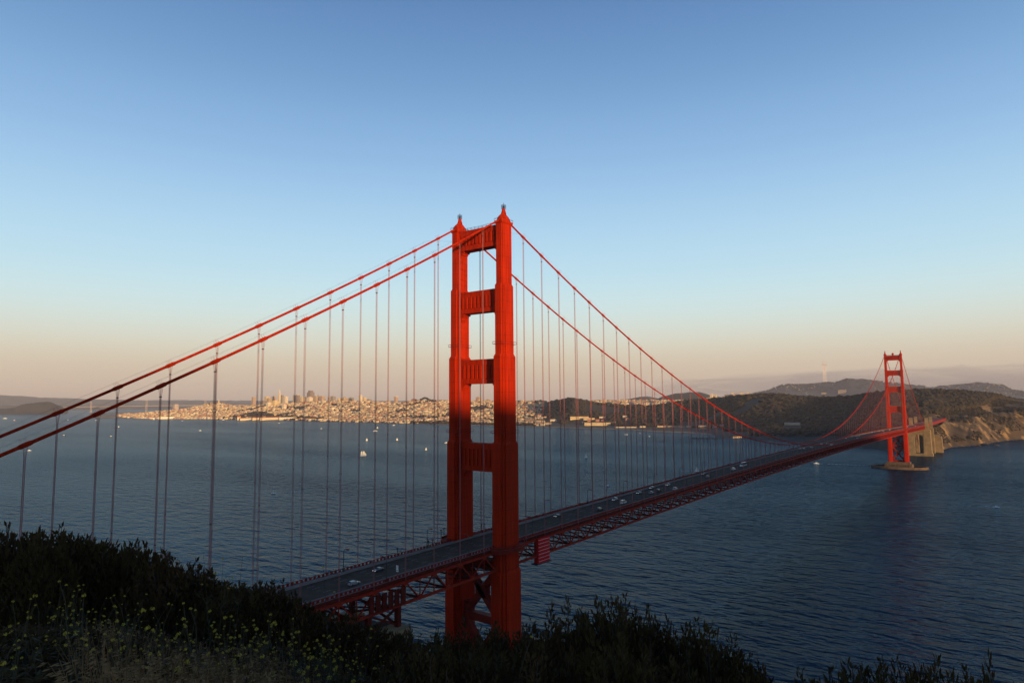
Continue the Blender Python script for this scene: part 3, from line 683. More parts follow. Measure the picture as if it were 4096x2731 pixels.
# ================================================================== THE CITY
GRID = R(4.0)                                   # street grid against the bridge axis
WALLC = [('cream_stucco', (0.54, 0.41, 0.23)), ('white_stucco', (0.62, 0.51, 0.34)), ('tan_stucco', (0.36, 0.26, 0.155)), ('pink_stucco', (0.38, 0.255, 0.17)), ('grey_stucco', (0.23, 0.19, 0.155)), ('yellow_stucco', (0.58, 0.43, 0.20)), ('brick_red', (0.38, 0.16, 0.09)), ('brown_glass', (0.16, 0.12, 0.10))]
WM = [mat(n, c, 0.75, var=0.12, scale=0.05) for n, c in WALLC]
M['roof'] = mat('tar_and_gravel_roof', (0.16, 0.14, 0.125), 0.9, var=0.3, scale=0.05)
M['roofred'] = mat('red_tile_roof', (0.30, 0.10, 0.055), 0.85, var=0.25, scale=0.1)
M['win'] = mat('window_bands', (0.10, 0.085, 0.075), 0.3, var=0.2, scale=0.1)
def house_mesh(w, d, h, gable, wi, ri):
    m = MB(); m.cur = 0
    m.box(-w/2, w/2, -d/2, d/2, -6, h)
    m.cur = 1
    if gable:
        a = [(-w/2-.3, -d/2-.3, h), (w/2+.3, -d/2-.3, h), (w/2+.3, d/2+.3, h), (-w/2-.3, d/2+.3, h)]
        r0, r1 = (-w/2-.3, 0, h+d*.22), (w/2+.3, 0, h+d*.22)
        m.quad(a[0], a[1], r1, r0); m.quad(a[2], a[3], r0, r1); m.tri(a[0], r0, a[3]); m.tri(a[1], a[2], r1)
    else: m.box(-w/2-.2, w/2+.2, -d/2-.2, d/2+.2, h+.003, h+.6)
    m.cur = 2
    nf = max(1, int(h/3.4))
    for f in range(nf):
        z = 1.2+f*3.4
        for sgn in (-1, 1): y = sgn*(d/2+.06); m.box(-w/2+1, w/2-1, min(y, y-sgn*.1), max(y, y-sgn*.1), z, z+1.3); x = sgn*(w/2+.06); m.box(min(x, x-sgn*.1), max(x, x-sgn*.1), -d/2+1, d/2-1, z, z+1.3)
    return m.mesh('house', [WM[wi], M['roof'] if ri == 0 else M['roofred'], M['win']])
random.seed(11)
HM = []
for k in range(36):
    wi = random.choices(range(8), [6, 5, 5, 3, 4, 3, 1, 0])[0]
    HM.append((house_mesh(random.uniform(8, 20), random.uniform(9, 16), random.choice([6, 6.5, 7, 8, 9, 11]), random.random() < .3, wi, int(random.random() < .25)), wi))
cands = []
def woods(u, r, rs):                             # wooded pockets in the town
    if 930 < u < 1150 and rs+110 < r < rs+640: return True
    if 1150 <= u < 1300 and rs+200 < r < rs+560: return True
    if 1640 < u < 2136 and rs+60 < r < rs+210: return True
    P = pol(u, r); return fbm(P.x/240, P.y/240, 9.0) > 0.34
tries = 0
while len(cands) < 8200 and tries < 60000:
    tries += 1
    u = random.uniform(470, 2170); rs, rf, zf, rc, zc_ = knots(u)
    r = random.uniform(rs+70, rc+120) if u > 900 else random.uniform(rs+40, rc+150)
    if woods(u, r, rs) and random.random() < .97: continue
    if 880 < u < 1200 and r < rs+100: continue
    if u < 760 and random.random() < .35: continue
    P = pol(u, r, land_z(u, r)); cands.append((r, P, u))
for _ in range(520):                             # houses on the ridge behind the woods
    u = random.uniform(2360, 2760); r = random.uniform(4900, 5900); P = pol(u, r, z_back(u, r-5900)); cands.append((r, P, u))
for _ in range(150):
    u = random.uniform(2830, 3260); r = random.uniform(5300, 5950); P = pol(u, r, z_back(u, r-5900)); cands.append((r, P, u))
for _ in range(150):
    u = random.gauss(3870, 110); r = random.uniform(7300, 8650); cands.append((r, pol(u, r, z_gate(u, r-8600)), u))
for _ in range(80):
    u = random.gauss(3160, 90); r = random.uniform(6900, 7750); cands.append((r, pol(u, r, z_sutro(u, r-7900)), u))
cands.sort(key=lambda c: c[0])
rest = {}
ncl = 0
for k, (r, P, u) in enumerate(cands):
    me, wi = random.choice(HM); rz = GRID+random.choice((0, math.pi/2))+random.gauss(0, .03)
    if ncl < 300 and 1250 < u < 2170:
        ncl += 1
        o = link('house', me, None, P, rz)
        tag(o, 'small pale sunlit town house on the slopes behind the beach', 'house', 'small houses on the city slopes nearest the water')
    else: rest.setdefault(me.name, (me, []))[1].append((P, rz))
allv, allf, allm = [], [], []
for me, lst in rest.values():
    V = [v.co for v in me.vertices]; F = [(tuple(p.vertices), p.material_index) for p in me.polygons]
    wi = [i for i, w in enumerate(WM) if w.name == me.materials[0].name][0]; ro = 8 if me.materials[1].name == M['roof'].name else 9
    for P, rz in lst:
        b = len(allv); ca, sa = math.cos(rz), math.sin(rz); sc_ = random.uniform(.8, 1.35)*(.6 if P.y < 3000 and P.x > 5500 else 1)
        allv += [(P.x+(v.x*ca-v.y*sa)*sc_, P.y+(v.x*sa+v.y*ca)*sc_, P.z+v.z*sc_) for v in V]
        for f, mi in F:
            if mi == 2: continue
            allf.append(tuple(b+i for i in f)); allm.append((wi, ro, 10)[mi])
me = bpy.data.meshes.new('far_houses'); me.from_pydata(allv, [], allf)
for w in WM+[M['roof'], M['roofred'], M['win']]: me.materials.append(w)
me.polygons.foreach_set('material_index', allm); me.update()
tag(link('far_houses', me), 'thousands of tiny pale houses covering the distant city hills', 'houses', kind='stuff')

# ---- tall buildings: (u0, u1, row of top, row of foot, distance, wall, roof style, label)
CI = {n: i for i, (n, c) in enumerate(WALLC)}
TALL = [
 (1007, 1022, 1588, 1620, 8200, 3, 'flat', 'slim pinkish tower standing alone at the left edge of downtown'),
 (1040, 1063, 1604, 1621, 7500, 7, 'flat', 'wide low dark office block left of the pointed tower'),
 (1057, 1076, 1586, 1606, 8300, 0, 'flat', 'tall pale-topped striped office tower behind the wide dark block'),
 (1067, 1085, 1592, 1618, 7900, 2, 'flat', 'tan office tower between the striped tower and the pink one'),
 (1065, 1084, 1609, 1629, 6500, 1, 'stepped', 'bright cream apartment block in front of the tan tower'),
 (1087, 1104, 1585, 1606, 8300, 3, 'flat', 'pinkish tower just left of the pointed tower'),
 (1088, 1112, 1601, 1628, 6500, 5, 'stepped', 'sunlit cream apartment tower with stepped roof below the pointed tower'),
 (1123, 1135, 1580, 1606, 8100, 4, 'flat', 'grey-brown tower just right of the pointed tower'),
 (1135, 1151, 1587, 1612, 7600, 1, 'flat', 'sunlit white striped tower two right of the pointed tower'),
 (1128, 1145, 1617, 1630, 6200, 1, 'flat', 'small square white block on the hill below downtown'),
 (1172, 1181, 1580, 1610, 8300, 2, 'flat', 'narrow tan tower seen between the suspender ropes'),
 (1182, 1199, 1578, 1606, 8200, 7, 'frame', 'dark framed tower with a pale rim left of the tallest dark block'),
 (1200, 1217, 1588, 1612, 7600, 0, 'flat', 'cream tower left of the dark slab beside the tallest dark block'),
 (1217, 1229, 1588, 1612, 7900, 7, 'flat', 'small dark slab against the left side of the tallest dark block'),
 (1228, 1256, 1562, 1612, 7914, 7, 'stepped', 'tallest dark brown tower with a narrower top in downtown'),
 (1228, 1250, 1587, 1613, 6800, 1, 'peak', 'bright white tower with peaked roof before the tallest dark tower'),
 (1256, 1271, 1584, 1609, 7900, 2, 'flat', 'tan tower touching the right side of the tallest dark tower'),
 (1268, 1277, 1580, 1609, 8200, 4, 'spire', 'thin grey tower with mast right of the tallest dark tower'),
 (1276, 1300, 1584, 1609, 8000, 3, 'flat', 'wide pinkish slab at the right end of the downtown cluster'),
 (1285, 1293, 1599, 1612, 6900, 0, 'peak', 'small sunlit peaked tower in front of the wide pinkish slab'),
 (1311, 1321, 1588, 1604, 7600, 2, 'flat', 'narrow tan block right of a rope at the downtown edge'),
 (1322, 1342, 1585, 1604, 7700, 4, 'flat', 'wide grey-brown hotel block on the hill crest'),
 (1349, 1360, 1593, 1606, 7000, 0, 'flat', 'low cream block half hidden by ropes on the crest'),
 (1361, 1393, 1589, 1606, 7000, 2, 'dome', 'broad tan building with small rounded roof top on the crest'),
 (1395, 1415, 1590, 1606, 7000, 4, 'flat', 'grey block with pale roof edge right of the rounded roof'),
 (1435, 1449, 1581, 1608, 6600, 1, 'flat', 'tall bright white apartment tower alone on the crest'),
 (1450, 1465, 1588, 1609, 6700, 0, 'peak', 'cream tower with pointed top beside the bright white one'),
 (1466, 1486, 1597, 1609, 6700, 4, 'flat', 'low grey block right of the cream pointed tower'),
 (1538, 1562, 1603, 1616, 6500, 2, 'flat', 'tan slab on the crest left of the lone framed tower'),
 (1576, 1592, 1585, 1613, 6900, 3, 'frame', 'lone pinkish framed tower on the crest'),
 (1623, 1643, 1603, 1614, 6200, 2, 'flat', 'pair-like tan block left of the orange pitched tower'),
 (1645, 1667, 1595, 1608, 6200, 6, 'peak', 'orange-red tower with pitched roof on the crest'),
 (1582, 1598, 1620, 1640, 5600, 2, 'flat', 'tan tower block halfway down the slope, left one of two'),
 (1600, 1616, 1621, 1640, 5550, 0, 'flat', 'cream tower block halfway down the slope, right one of two'),
 (1682, 1703, 1613, 1629, 5500, 5, 'flat', 'yellow-lit apartment block under the tree-topped hill'),
 (1685, 1702, 1632, 1647, 5200, 0, 'flat', 'square cream block lower down under the tree-topped hill'),
 (1712, 1740, 1597, 1612, 5800, 2, 'stepped', 'broad tan building right of the tree-topped hill'),
 (1500, 1520, 1634, 1645, 5600, 0, 'flat', 'squat cream block mid slope left of the near tower'),
 (1334, 1345, 1628, 1638, 6000, 1, 'flat', 'small white block mid slope between two ropes'),
 (1270, 1290, 1632, 1647, 5700, 0, 'flat', 'cream square block above the shore woods'),
 (970, 985, 1623, 1640, 6600, 3, 'flat', 'lone pinkish block on the low ground left of the fort hill'),
 (1903, 1926, 1588, 1622, 5900, 3, 'flat', 'tall tan apartment slab seen through the tower opening'),
 (1909, 1922, 1601, 1621, 5400, 0, 'flat', 'shorter cream block in front of the slab in the tower opening'),
 (1943, 1963, 1597, 1612, 5900, 3, 'flat', 'pink block near the right edge of the tower opening'),
 (1888, 1900, 1602, 1612, 5700, 2, 'flat', 'small tan block near the left edge of the tower opening'),
 (2481, 2501, 1597, 1606, 6200, 2, 'flat', 'tan block standing on the ridge behind the far woods'),
 (2841, 2853, 1576, 1590, 5700, 1, 'flat', 'bright cream tower block on the ridge right of the upper cable'),
 (2858, 2867, 1579, 1590, 5700, 0, 'flat', 'smaller cream block on the ridge right of the upper cable'),
 (2828, 2873, 1590, 1598, 5000, 2, 'flat', 'long low beige building at the edge of the dark woods'),
 (3288, 3305, 1571, 1588, 7100, 2, 'flat', 'lone tan block left of the hospital towers below the mountain'),
 (3329, 3356, 1561, 1590, 7300, 4, 'flat', 'grey hospital wing below the mountain, leftmost of three'),
 (3357, 3384, 1560, 1590, 7100, 2, 'flat', 'orange-lit hospital tower below the mountain, middle of three'),
 (3385, 3408, 1557, 1584, 7300, 3, 'flat', 'pinkish hospital tower below the mountain, rightmost of three'),
 (3407, 3488, 1576, 1584, 7100, 2, 'flat', 'long low tan building running right from the hospital towers'),
]
def tall(u0, u1, vt, vb, d, wi, style, label):
    uc = (u0+u1)/2; w = (u1-u0)/FPX*d*1.02; Pb, Pt = at(uc, vb, d), at(uc, vt, d)
    w2 = w/(abs(math.cos(az_of(uc)-GRID))+abs(math.sin(az_of(uc)-GRID)))   # width of the square seen on its corner
    h = Pt.z-Pb.z; e = empty('tower_block', (Pb.x, Pb.y, Pb.z), GRID); wl, rf_ = WM[wi], M['roof']
    hb = h if style in ('flat', 'frame') else h*.86
    m = MB(); m.box(-w2/2, w2/2, -w2/2, w2/2, -25, hb); m.build('wall', wl, e)
    m = MB(); nfl = max(3, int((hb)/7.0))
    for k in range(nfl):
        z = hb*(k+.35)/nfl
        m.box(-w2/2-.15, w2/2+.15, -w2/2+1.5, w2/2-1.5, z, z+hb/nfl*.2); m.box(-w2/2+1.5, w2/2-1.5, -w2/2-.16, w2/2+.16, z, z+hb/nfl*.19)
    m.build('window_bands', M['win'] if wi != 7 else WM[4], e)
    m = MB()
    if style == 'flat': m.box(-w2*.28, w2*.28, -w2*.28, w2*.28, hb+.003, hb+3.5)
    elif style == 'frame': m.box(-w2/2-.8, w2/2+.8, -w2/2-.8, w2/2+.8, hb-4, hb+.5)
    elif style == 'stepped': m.box(-w2*.34, w2*.34, -w2*.34, w2*.34, hb+.003, h)
    elif style == 'peak': m.frus(0, 0, w2*.5, w2*.5, w2*.12, w2*.12, hb+.003, h+3)
    elif style == 'dome': m.lathe((0, 0, hb-.5), [(w2*.3, 0), (w2*.29, h*.1), (w2*.2, h*.22), (w2*.03, h*.3)], 12)
    elif style == 'spire': m.box(-w2*.3, w2*.3, -w2*.3, w2*.3, hb+.003, h); m.tube([(0, 0, h-1), (0, 0, h+18)], [1.2, .3], 6)
    m.build('roof_top', WM[1] if style == 'frame' else wl, e); tag(e, label, 'building')
for a in TALL: tall(*a)
# the pointed pyramid tower
Pb, Pt = at(1117.4, 1622, 7817), at(1117.4, 1555, 7817); h = Pt.z-Pb.z; e = empty('pyramid_tower', Pb, GRID)
hw = 13.5/FPX*7817/2/1.25
m = MB(); m.frus(0, 0, hw*1.05, hw*1.05, hw*.42, hw*.42, -25, h*.68); m.build('shaft', WM[0], e)
m = MB(); m.frus(0, 0, hw*.42, hw*.42, .5, .5, h*.68+.003, h); m.build('spire', WM[1], e)
m = MB(); m.box(-hw*.2, hw*.2, -hw*.72, hw*.72, h*.5, h*.74); m.build('wing', WM[0], e)
tag(e, 'tall slender pointed pyramid tower of the city skyline', 'building')
# round tower on its tree-topped hill
P = at(875, 1615, 7200); e = empty('round_tower', P); m = MB(); z1 = at(875, 1600, 7200).z-P.z
m.lathe((0, 0, -8), [(6, 0), (6, z1*.85), (7, z1*.87), (7, z1*.98), (4.5, z1+3), (4.5, z1+8)], 14); m.build('shaft', WM[0], e)
m = MB(); m.box(-12, 12, -12, 12, -8, 6); m.build('base', WM[0], e); tag(e, 'pale round tower standing on the small wooded hill', 'tower')

# ---- low buildings along the shore and in the woods: (u0, u1, vtop, vbase, wall, gable, label)
LOWB = [
 (950, 962, 1664, 1679, 5, 1, 'cream gatehouse shed at left end of the long pier sheds'),
 (964, 1008, 1670, 1679, 0, 1, 'long cream pier shed on the water, first of three'),
 (1012, 1042, 1669, 1679, 5, 1, 'long cream pier shed on the water, second of three'),
 (1045, 1118, 1667, 1678, 0, 1, 'longest white pier shed on the water right of the ropes'),
 (1120, 1182, 1669, 1677, 1, 0, 'low white terrace right of the longest pier shed'),
 (640, 690, 1667, 1675, 1, 0, 'low white pier building far left on the city waterfront'),
 (605, 632, 1668, 1674, 0, 1, 'small cream pier house at the tip of the waterfront'),
 (1440, 1490, 1662, 1666, 1, 0, 'long white school building among the marina houses'),
 (2064, 2093, 1664, 1672, 5, 0, 'long sunlit white barrack just right of the near tower'),
 (2094, 2108, 1663, 1671, 1, 1, 'small white gabled barrack beside the long sunlit one'),
 (2121, 2146, 1658, 1668, 5, 0, 'bright yellow-lit barrack between the second and third rope'),
 (2148, 2167, 1656, 1667, 5, 1, 'bright gabled barrack right of the third rope'),
 (2170, 2184, 1664, 1674, 0, 1, 'cream hut at the left foot of the wooded hill'),
 (2118, 2135, 1689, 1696, 5, 1, 'cream boat house on the beach road'),
 (2138, 2156, 1686, 1697, 2, 1, 'tan gabled hangar on the beach road'),
 (2197, 2225, 1677, 1684, 1, 0, 'white office row under the wooded hill'),
 (2172, 2202, 1688, 1697, 2, 1, 'tan hangar beside the beach right of the gabled one'),
 (2278, 2328, 1666, 1675, 5, 0, 'long yellow-lit hall in the trees under the wooded hill'),
 (2329, 2352, 1664, 1672, 0, 1, 'cream gabled hall right of the yellow-lit hall'),
 (2331, 2375, 1672, 1678, 5, 0, 'low yellow-lit hall behind the brick houses'),
 (2346, 2359, 1677, 1687, 6, 1, 'small brick house, left of three by the viaduct'),
 (2379, 2395, 1676, 1686, 6, 1, 'larger brick house, middle of three by the viaduct'),
 (2402, 2411, 1677, 1686, 6, 1, 'narrow brick house, right of three by the viaduct'),
 (2394, 2420, 1666, 1672, 1, 0, 'white hall above the brick houses'),
 (2335, 2437, 1691, 1701, 5, 0, 'very long yellow-lit warehouse by the beach'),
 (2334, 2357, 1696, 1702, 5, 0, 'low cream annex left of the very long warehouse'),
 (2488, 2506, 1662, 1669, 1, 0, 'white block in the woods left of the upper cable foot'),
 (2498, 2513, 1672, 1680, 6, 0, 'brick block in the woods under the white one'),
 (2460, 2500, 1705, 1710, 1, 1, 'row of white cottages on the beach, left half'),
 (2502, 2542, 1705, 1710, 1, 1, 'row of white cottages on the beach, right half'),
 (2555, 2577, 1702, 1709, 1, 1, 'white hangar roof right of the cottage row'),
 (2625, 2665, 1701, 1708, 0, 1, 'long cream coast building, left wing'),
 (2668, 2707, 1702, 1708, 0, 1, 'long cream coast building, right wing'),
 (2709, 2731, 1704, 1709, 0, 0, 'low cream store right of the coast building'),
 (2740, 2756, 1702, 1708, 1, 1, 'small white station house by the shore'),
 (2790, 2820, 1702, 1716, 4, 0, 'large grey-white block by the lower cable'),
 (2844, 2866, 1698, 1708, 4, 0, 'grey hall right of the large grey-white block'),
 (2872, 2890, 1697, 1706, 4, 1, 'grey gabled hall under the lower cable'),
 (3452, 3482, 1637, 1655, 4, 1, 'lone grey-white mansion on the wooded slope left of the far tower'),
 (3505, 3525, 1638, 1648, 1, 1, 'white house between the cables left of the far tower'),
 (3636, 3662, 1629, 1644, 4, 1, 'grey house in the dark woods right of the far tower'),
 (3832, 3862, 1642, 1646, 0, 0, 'low sunlit building on the bluff top right of the far tower'),
 (3790, 3806, 1646, 1649, 0, 0, 'tiny sunlit shed on the bluff top'),
 (4035, 4044, 1623, 1630, 6, 1, 'tiny hut on the bluff skyline at far right'),
]
def lowb(u0, u1, vt, vb, wi, gable, label):
    uc = (u0+u1)/2; lo, hi = 1500.0, 7600.0
    for _ in range(30):                          # walk out along the sight line until it meets the ground
        mid = (lo+hi)/2
        if at(uc, vb, mid).z > land_z(uc, mid) and mid > rshore(uc)-5: lo = mid
        elif mid < rshore(uc): lo = mid
        else: hi = mid
    d = hi; LOWSPOTS.append((u0, u1, d)); P = pol(uc, d, land_z(uc, d)); w = (u1-u0)/FPX*d; h = max(4.0, (vb-vt)/FPX*d)
    th = az_of(uc)-math.pi/2; dd = min(max(12, w*.25), 26)
    e = empty('shore_building', (P.x, P.y, P.z), th)
    hw = h*.68 if gable else h
    m = MB(); m.box(-w/2, w/2, -dd/2, dd/2, -6, hw); m.build('wall', WM[wi], e)
    m = MB()
    if gable:
        a = [(-w/2-.5, -dd/2-.5, hw), (w/2+.5, -dd/2-.5, hw), (w/2+.5, dd/2+.5, hw), (-w/2-.5, dd/2+.5, hw)]; r0, r1 = (-w/2-.5, 0, h), (w/2+.5, 0, h)
        m.quad(a[0], a[1], r1, r0); m.quad(a[2], a[3], r0, r1); m.tri(a[0], r0, a[3]); m.tri(a[1], a[2], r1)
    else: m.box(-w/2-.3, w/2+.3, -dd/2-.3, dd/2+.3, hw+.003, hw+.7)
    m.build('roof', M['roofred'] if gable and wi in (0, 5, 6) else M['roof'], e)
    n = max(2, int(w/6))
    m = MB()
    for i in range(n):
        x = -w/2+w*(i+.5)/n; m.box(x-w/n*.28, x+w/n*.28, -dd/2-.12, -dd/2-.004, hw*.25, hw*.72)
    m.build('windows', M['win'], e); tag(e, label, 'building')
LOWSPOTS = []
for a in LOWB: lowb(*a)
# six white gabled cottages in the dark woods
for k in range(6):
    u = 3136+k*10.5; lowb(u-4.6, u+4.6, 1689, 1698, 1, 1, ['leftmost', 'second', 'third', 'fourth', 'fifth', 'rightmost'][k]+' of six white gabled cottages in the dark woods')

# ================================================================== TREES
M['forest'] = mat('far_foliage', (0.012, 0.009, 0.0045), 0.95, scale=0.03, col2=(0.027, 0.0185, 0.009), detail=6)
def blob_field(name, spots, label):
    V, F = [], []
    base = []
    for i in range(7):
        bm_ = bmesh.new(); bmesh.ops.create_icosphere(bm_, subdivisions=1, radius=1.0)
        for v in bm_.verts: v.co *= random.uniform(.7, 1.25)
        base.append(([v.co.copy() for v in bm_.verts], [tuple(q.index for q in f.verts) for f in bm_.faces])); bm_.free()
    for P, s_ in spots:
        bv, bf = random.choice(base); b = len(V); a = random.uniform(0, 6.28); ca, sa = math.cos(a), math.sin(a); hz = random.uniform(.7, 1.15)
        V += [(P.x+(v.x*ca-v.y*sa)*s_, P.y+(v.x*sa+v.y*ca)*s_, P.z+s_*.45+v.z*s_*hz) for v in bv]
        F += [(b+i, b+j, b+k) for i, j, k in bf]
    me = bpy.data.meshes.new(name); me.from_pydata(V, [], F); me.materials.append(M['forest']); me.update()
    return tag(link(name, me), label, 'trees', kind='stuff')
random.seed(5); spots = []
while len(spots) < 15000:
    u = random.uniform(2140, 4300); rs, rf, zf, rc, zc_ = knots(u)
    lo = rf-60 if u < 3000 else (rs+120 if u < 3690 else rf+190)
    r = lo+(rc+100-lo)*random.random()**0.8
    P = pol(u, r)
    if fbm(P.x/330, P.y/330, 2.2) < -0.48: continue          # clearings
    if any(a_-9 < u < b_+9 and d_-170 < r < d_+22 for a_, b_, d_ in LOWSPOTS): continue   # cleared plots round the buildings
    spots.append((pol(u, r, land_z(u, r)), random.choice((random.uniform(4.5, 8), random.uniform(7, 13)))))
blob_field('woodland', spots, 'dark evergreen woods covering the hills behind the far shore')
spots = []; t_ = 0
while len(spots) < 4600 and t_ < 90000:
    t_ += 1
    u = random.uniform(800, 2136); rs, rf, zf, rc, zc_ = knots(u); r = random.uniform(rs+40, rc+60)
    if not woods(u, r, rs) and random.random() > .22: continue
    if r < rs+70 and u < 1200: continue
    spots.append((pol(u, r, land_z(u, r)), random.uniform(4, 8)))
for _ in range(420):
    u = random.gauss(1032, 42); rs = rshore(u); r = rs+random.uniform(110, 520); spots.append((pol(u, r, land_z(u, r)), random.uniform(5, 8.5)))
for _ in range(260):
    u = random.uniform(1140, 1310); rs = rshore(u); r = rs+random.uniform(190, 520); spots.append((pol(u, r, land_z(u, r)), random.uniform(4.5, 7.5)))
for _ in range(420):
    u = random.uniform(1640, 2140); rs = rshore(u); r = rs+random.uniform(70, 230); spots.append((pol(u, r, land_z(u, r)), random.uniform(3.5, 6.5)))
for _ in range(80): u = random.gauss(868, 22); spots.append((pol(u, 7200+random.uniform(-60, 60), land_z(u, 7200)+1), random.uniform(5, 9)))
for _ in range(70): u = random.gauss(1700, 14); r = 5750; spots.append((at(u, 1602-9*math.exp(-((u-1700)/14)**2), r), random.uniform(6, 10)))
blob_field('city_trees', spots, 'dark clumps of trees between the houses of the city')
spots = []
for _ in range(900):
    u = random.uniform(2990, 3700); spots.append((pol(u, 7900+random.uniform(-700, 80), 0), random.uniform(6, 12)))
spots = [(Vector((P.x, P.y, z_sutro(px(P)[0], math.hypot(P.x-CAM.x, P.y-CAM.y)-7900))), s_) for P, s_ in spots]
for _ in range(700):
    u = random.uniform(3600, 4150); dr = random.uniform(-900, 60); spots.append((pol(u, 8600+dr, z_gate(u, dr)), random.uniform(6, 11)))
blob_field('mountain_trees', spots, 'dark trees on the mountain ridges beyond the woods')

# ---- shore scrub on the bluff
spots = []
while len(spots) < 3600:
    u = random.uniform(3700, 4250); rs, rf, zf, rc, zc_ = knots(u); r = random.uniform(rs+35, rf+190); P = pol(u, r)
    if fbm(P.x/70, P.y/70, 4.4) < 0.02: continue
    spots.append((pol(u, r, land_z(u, r)-.6), random.uniform(1.4, 3.6)))
blob_field('bluff_scrub', spots, 'dark scrub patches on the ochre coastal bluff')
# ---- surf and rocks under the bluff
M['rock'] = mat('wet_rock', (0.03, 0.027, 0.024), 0.7, var=0.3, scale=0.4, bump=0.4)
mb = MB(); u = 3738
while u < 4350:
    r = rshore(u); du = random.uniform(5, 14)
    if random.random() < .8:
        w = random.uniform(1.5, 6); o_ = random.uniform(2, 16); r2 = rshore(u+du)
        mb.quad(pol(u, r-o_, .22), pol(u+du*.5, (r+r2)/2-o_-w*.5, .22), pol(u+du, r2-o_, .22), pol(u+du*.5, (r+r2)/2-o_+w*.7, .22))
    u += du*.7
tag(mb.build('surf', M['foam']), 'thin broken line of white surf along the bluff foot', 'surf', kind='stuff')
for u, v, s_ in ((3915, 1784, 9), (3940, 1779, 13), (3955, 1781, 9), (3983, 1782, 12), (4074, 1757, 7), (3905, 1787, 6)):
    P = onz(u, v, 0); m = MB()
    m.lathe((0, 0, -1.5), [(s_, 0), (s_*.85, s_*.22), (s_*.5, s_*.42), (s_*.15, s_*.5)], 9)
    m.v = [(x*random.uniform(.8, 1.2), y*random.uniform(.8, 1.2), z*random.uniform(.75, 1.2)) for x, y, z in m.v]
    o = m.build('sea_rock', M['rock'], None, P)
    tag(o, {3915: 'dark low sea rock left in the rock cluster off the bluff', 3940: 'largest dark sea rock in the cluster off the bluff', 3955: 'dark sea rock right in the cluster off the bluff', 3983: 'lone dark sea rock apart from the cluster', 4074: 'small dark rock near the right picture edge', 3905: 'tiny dark rock at the left end of the rock cluster'}[u], 'rock')
# ---- mast tower on the mountain
P = at(3299, 1510, 8300); P.z = 200; e = empty('broadcast_tower', P, .3)
ztop = at(3299, 1438, 8300).z-200; zp = at(3299, 1461, 8300).z-200; zw = at(3299, 1479, 8300).z-200
M['mast'] = mat('mast_paint', (0.80, 0.66, 0.52), 0.6, var=0.2, scale=0.03); M['mastred'] = mat('mast_red', (0.36, 0.10, 0.07), 0.6)
for k in range(3):
    a = k*2.094; m = MB(); c, s_ = math.cos(a), math.sin(a)
    m.tube([(24*c, 24*s_, 0), (10*c, 10*s_, zw), (26*c, 26*s_, zp)], [1.9, 1.5, 1.9], 6); m.build('leg', M['mast'], e)
    m = MB(); m.tube([(24*c, 24*s_, zp), (24*c, 24*s_, ztop-(k*6))], [1.1, .6], 6); m.build('antenna', M['mastred'], e)
for z_, r_ in ((zw, 10), (zp, 27), ((zw+zp)/2, 18)):
    m = MB(); Q = [(r_*math.cos(k*2.094), r_*math.sin(k*2.094), z_) for k in range(4)]
    for a, b in zip(Q[:-1], Q[1:]): m.beam(a, b, 1.6, 2.6)
    m.build('cross_truss', M['mastred'], e)
tag(e, 'tall three-legged broadcast mast rising out of the fog', 'mast')
# ---- far bay bridge
fb_ = empty('far_bay_bridge', at(600, 1640, 9400)); fb_.location.z = 0
M['grey'] = mat('pale_steel', (0.36, 0.28, 0.22), 0.6, var=0.1)
O = fb_.location.copy()
def rel(P): return Vector(P)-O
for u, vt, d in ((365, 1606, 10200), (587, 1596, 9500), (822, 1596, 8900)):
    Pt = at(u, vt, d); Pt = rel((Pt.x, Pt.y, Pt.z)); m = MB()
    for s_ in (-1, 1): m.frus(Pt.x+s_*5, Pt.y-s_*5, 2.4, 2.4, 1.5, 1.5, -4, Pt.z)
    m.beam((Pt.x-5, Pt.y+5, Pt.z-6), (Pt.x+5, Pt.y-5, Pt.z-6), 4, 5); m.beam((Pt.x-5, Pt.y+5, Pt.z*.55), (Pt.x+5, Pt.y-5, Pt.z*.55), 4, 5)
    m.build('tower', M['grey'], fb_)
Pt = at(703, 1616, 9200); m = MB(); q = rel(Pt); w = 19/FPX*9200/2; m.frus(q.x, q.y, w*.8, w*.8, w*.72, w*.72, -4, q.z-8); m.box(q.x-w*.6, q.x+w*.6, q.y-w*.6, q.y+w*.6, q.z-8, q.z); m.build('anchorage', M['grey'], fb_)
m = MB(); pv_ = None
for u, v, d in ((255, 1629, 10600), (365, 1626, 10200), (587, 1623, 9500), (703, 1622, 9200), (822, 1621, 8900), (980, 1620, 8500)):
    q = rel(at(u, v, d))
    if pv_: m.beam(pv_, q, 14, 7)
    pv_ = q
m.build('deck', M['grey'], fb_); tag(fb_, 'distant pale suspension bridge crossing the bay at left', 'bridge')
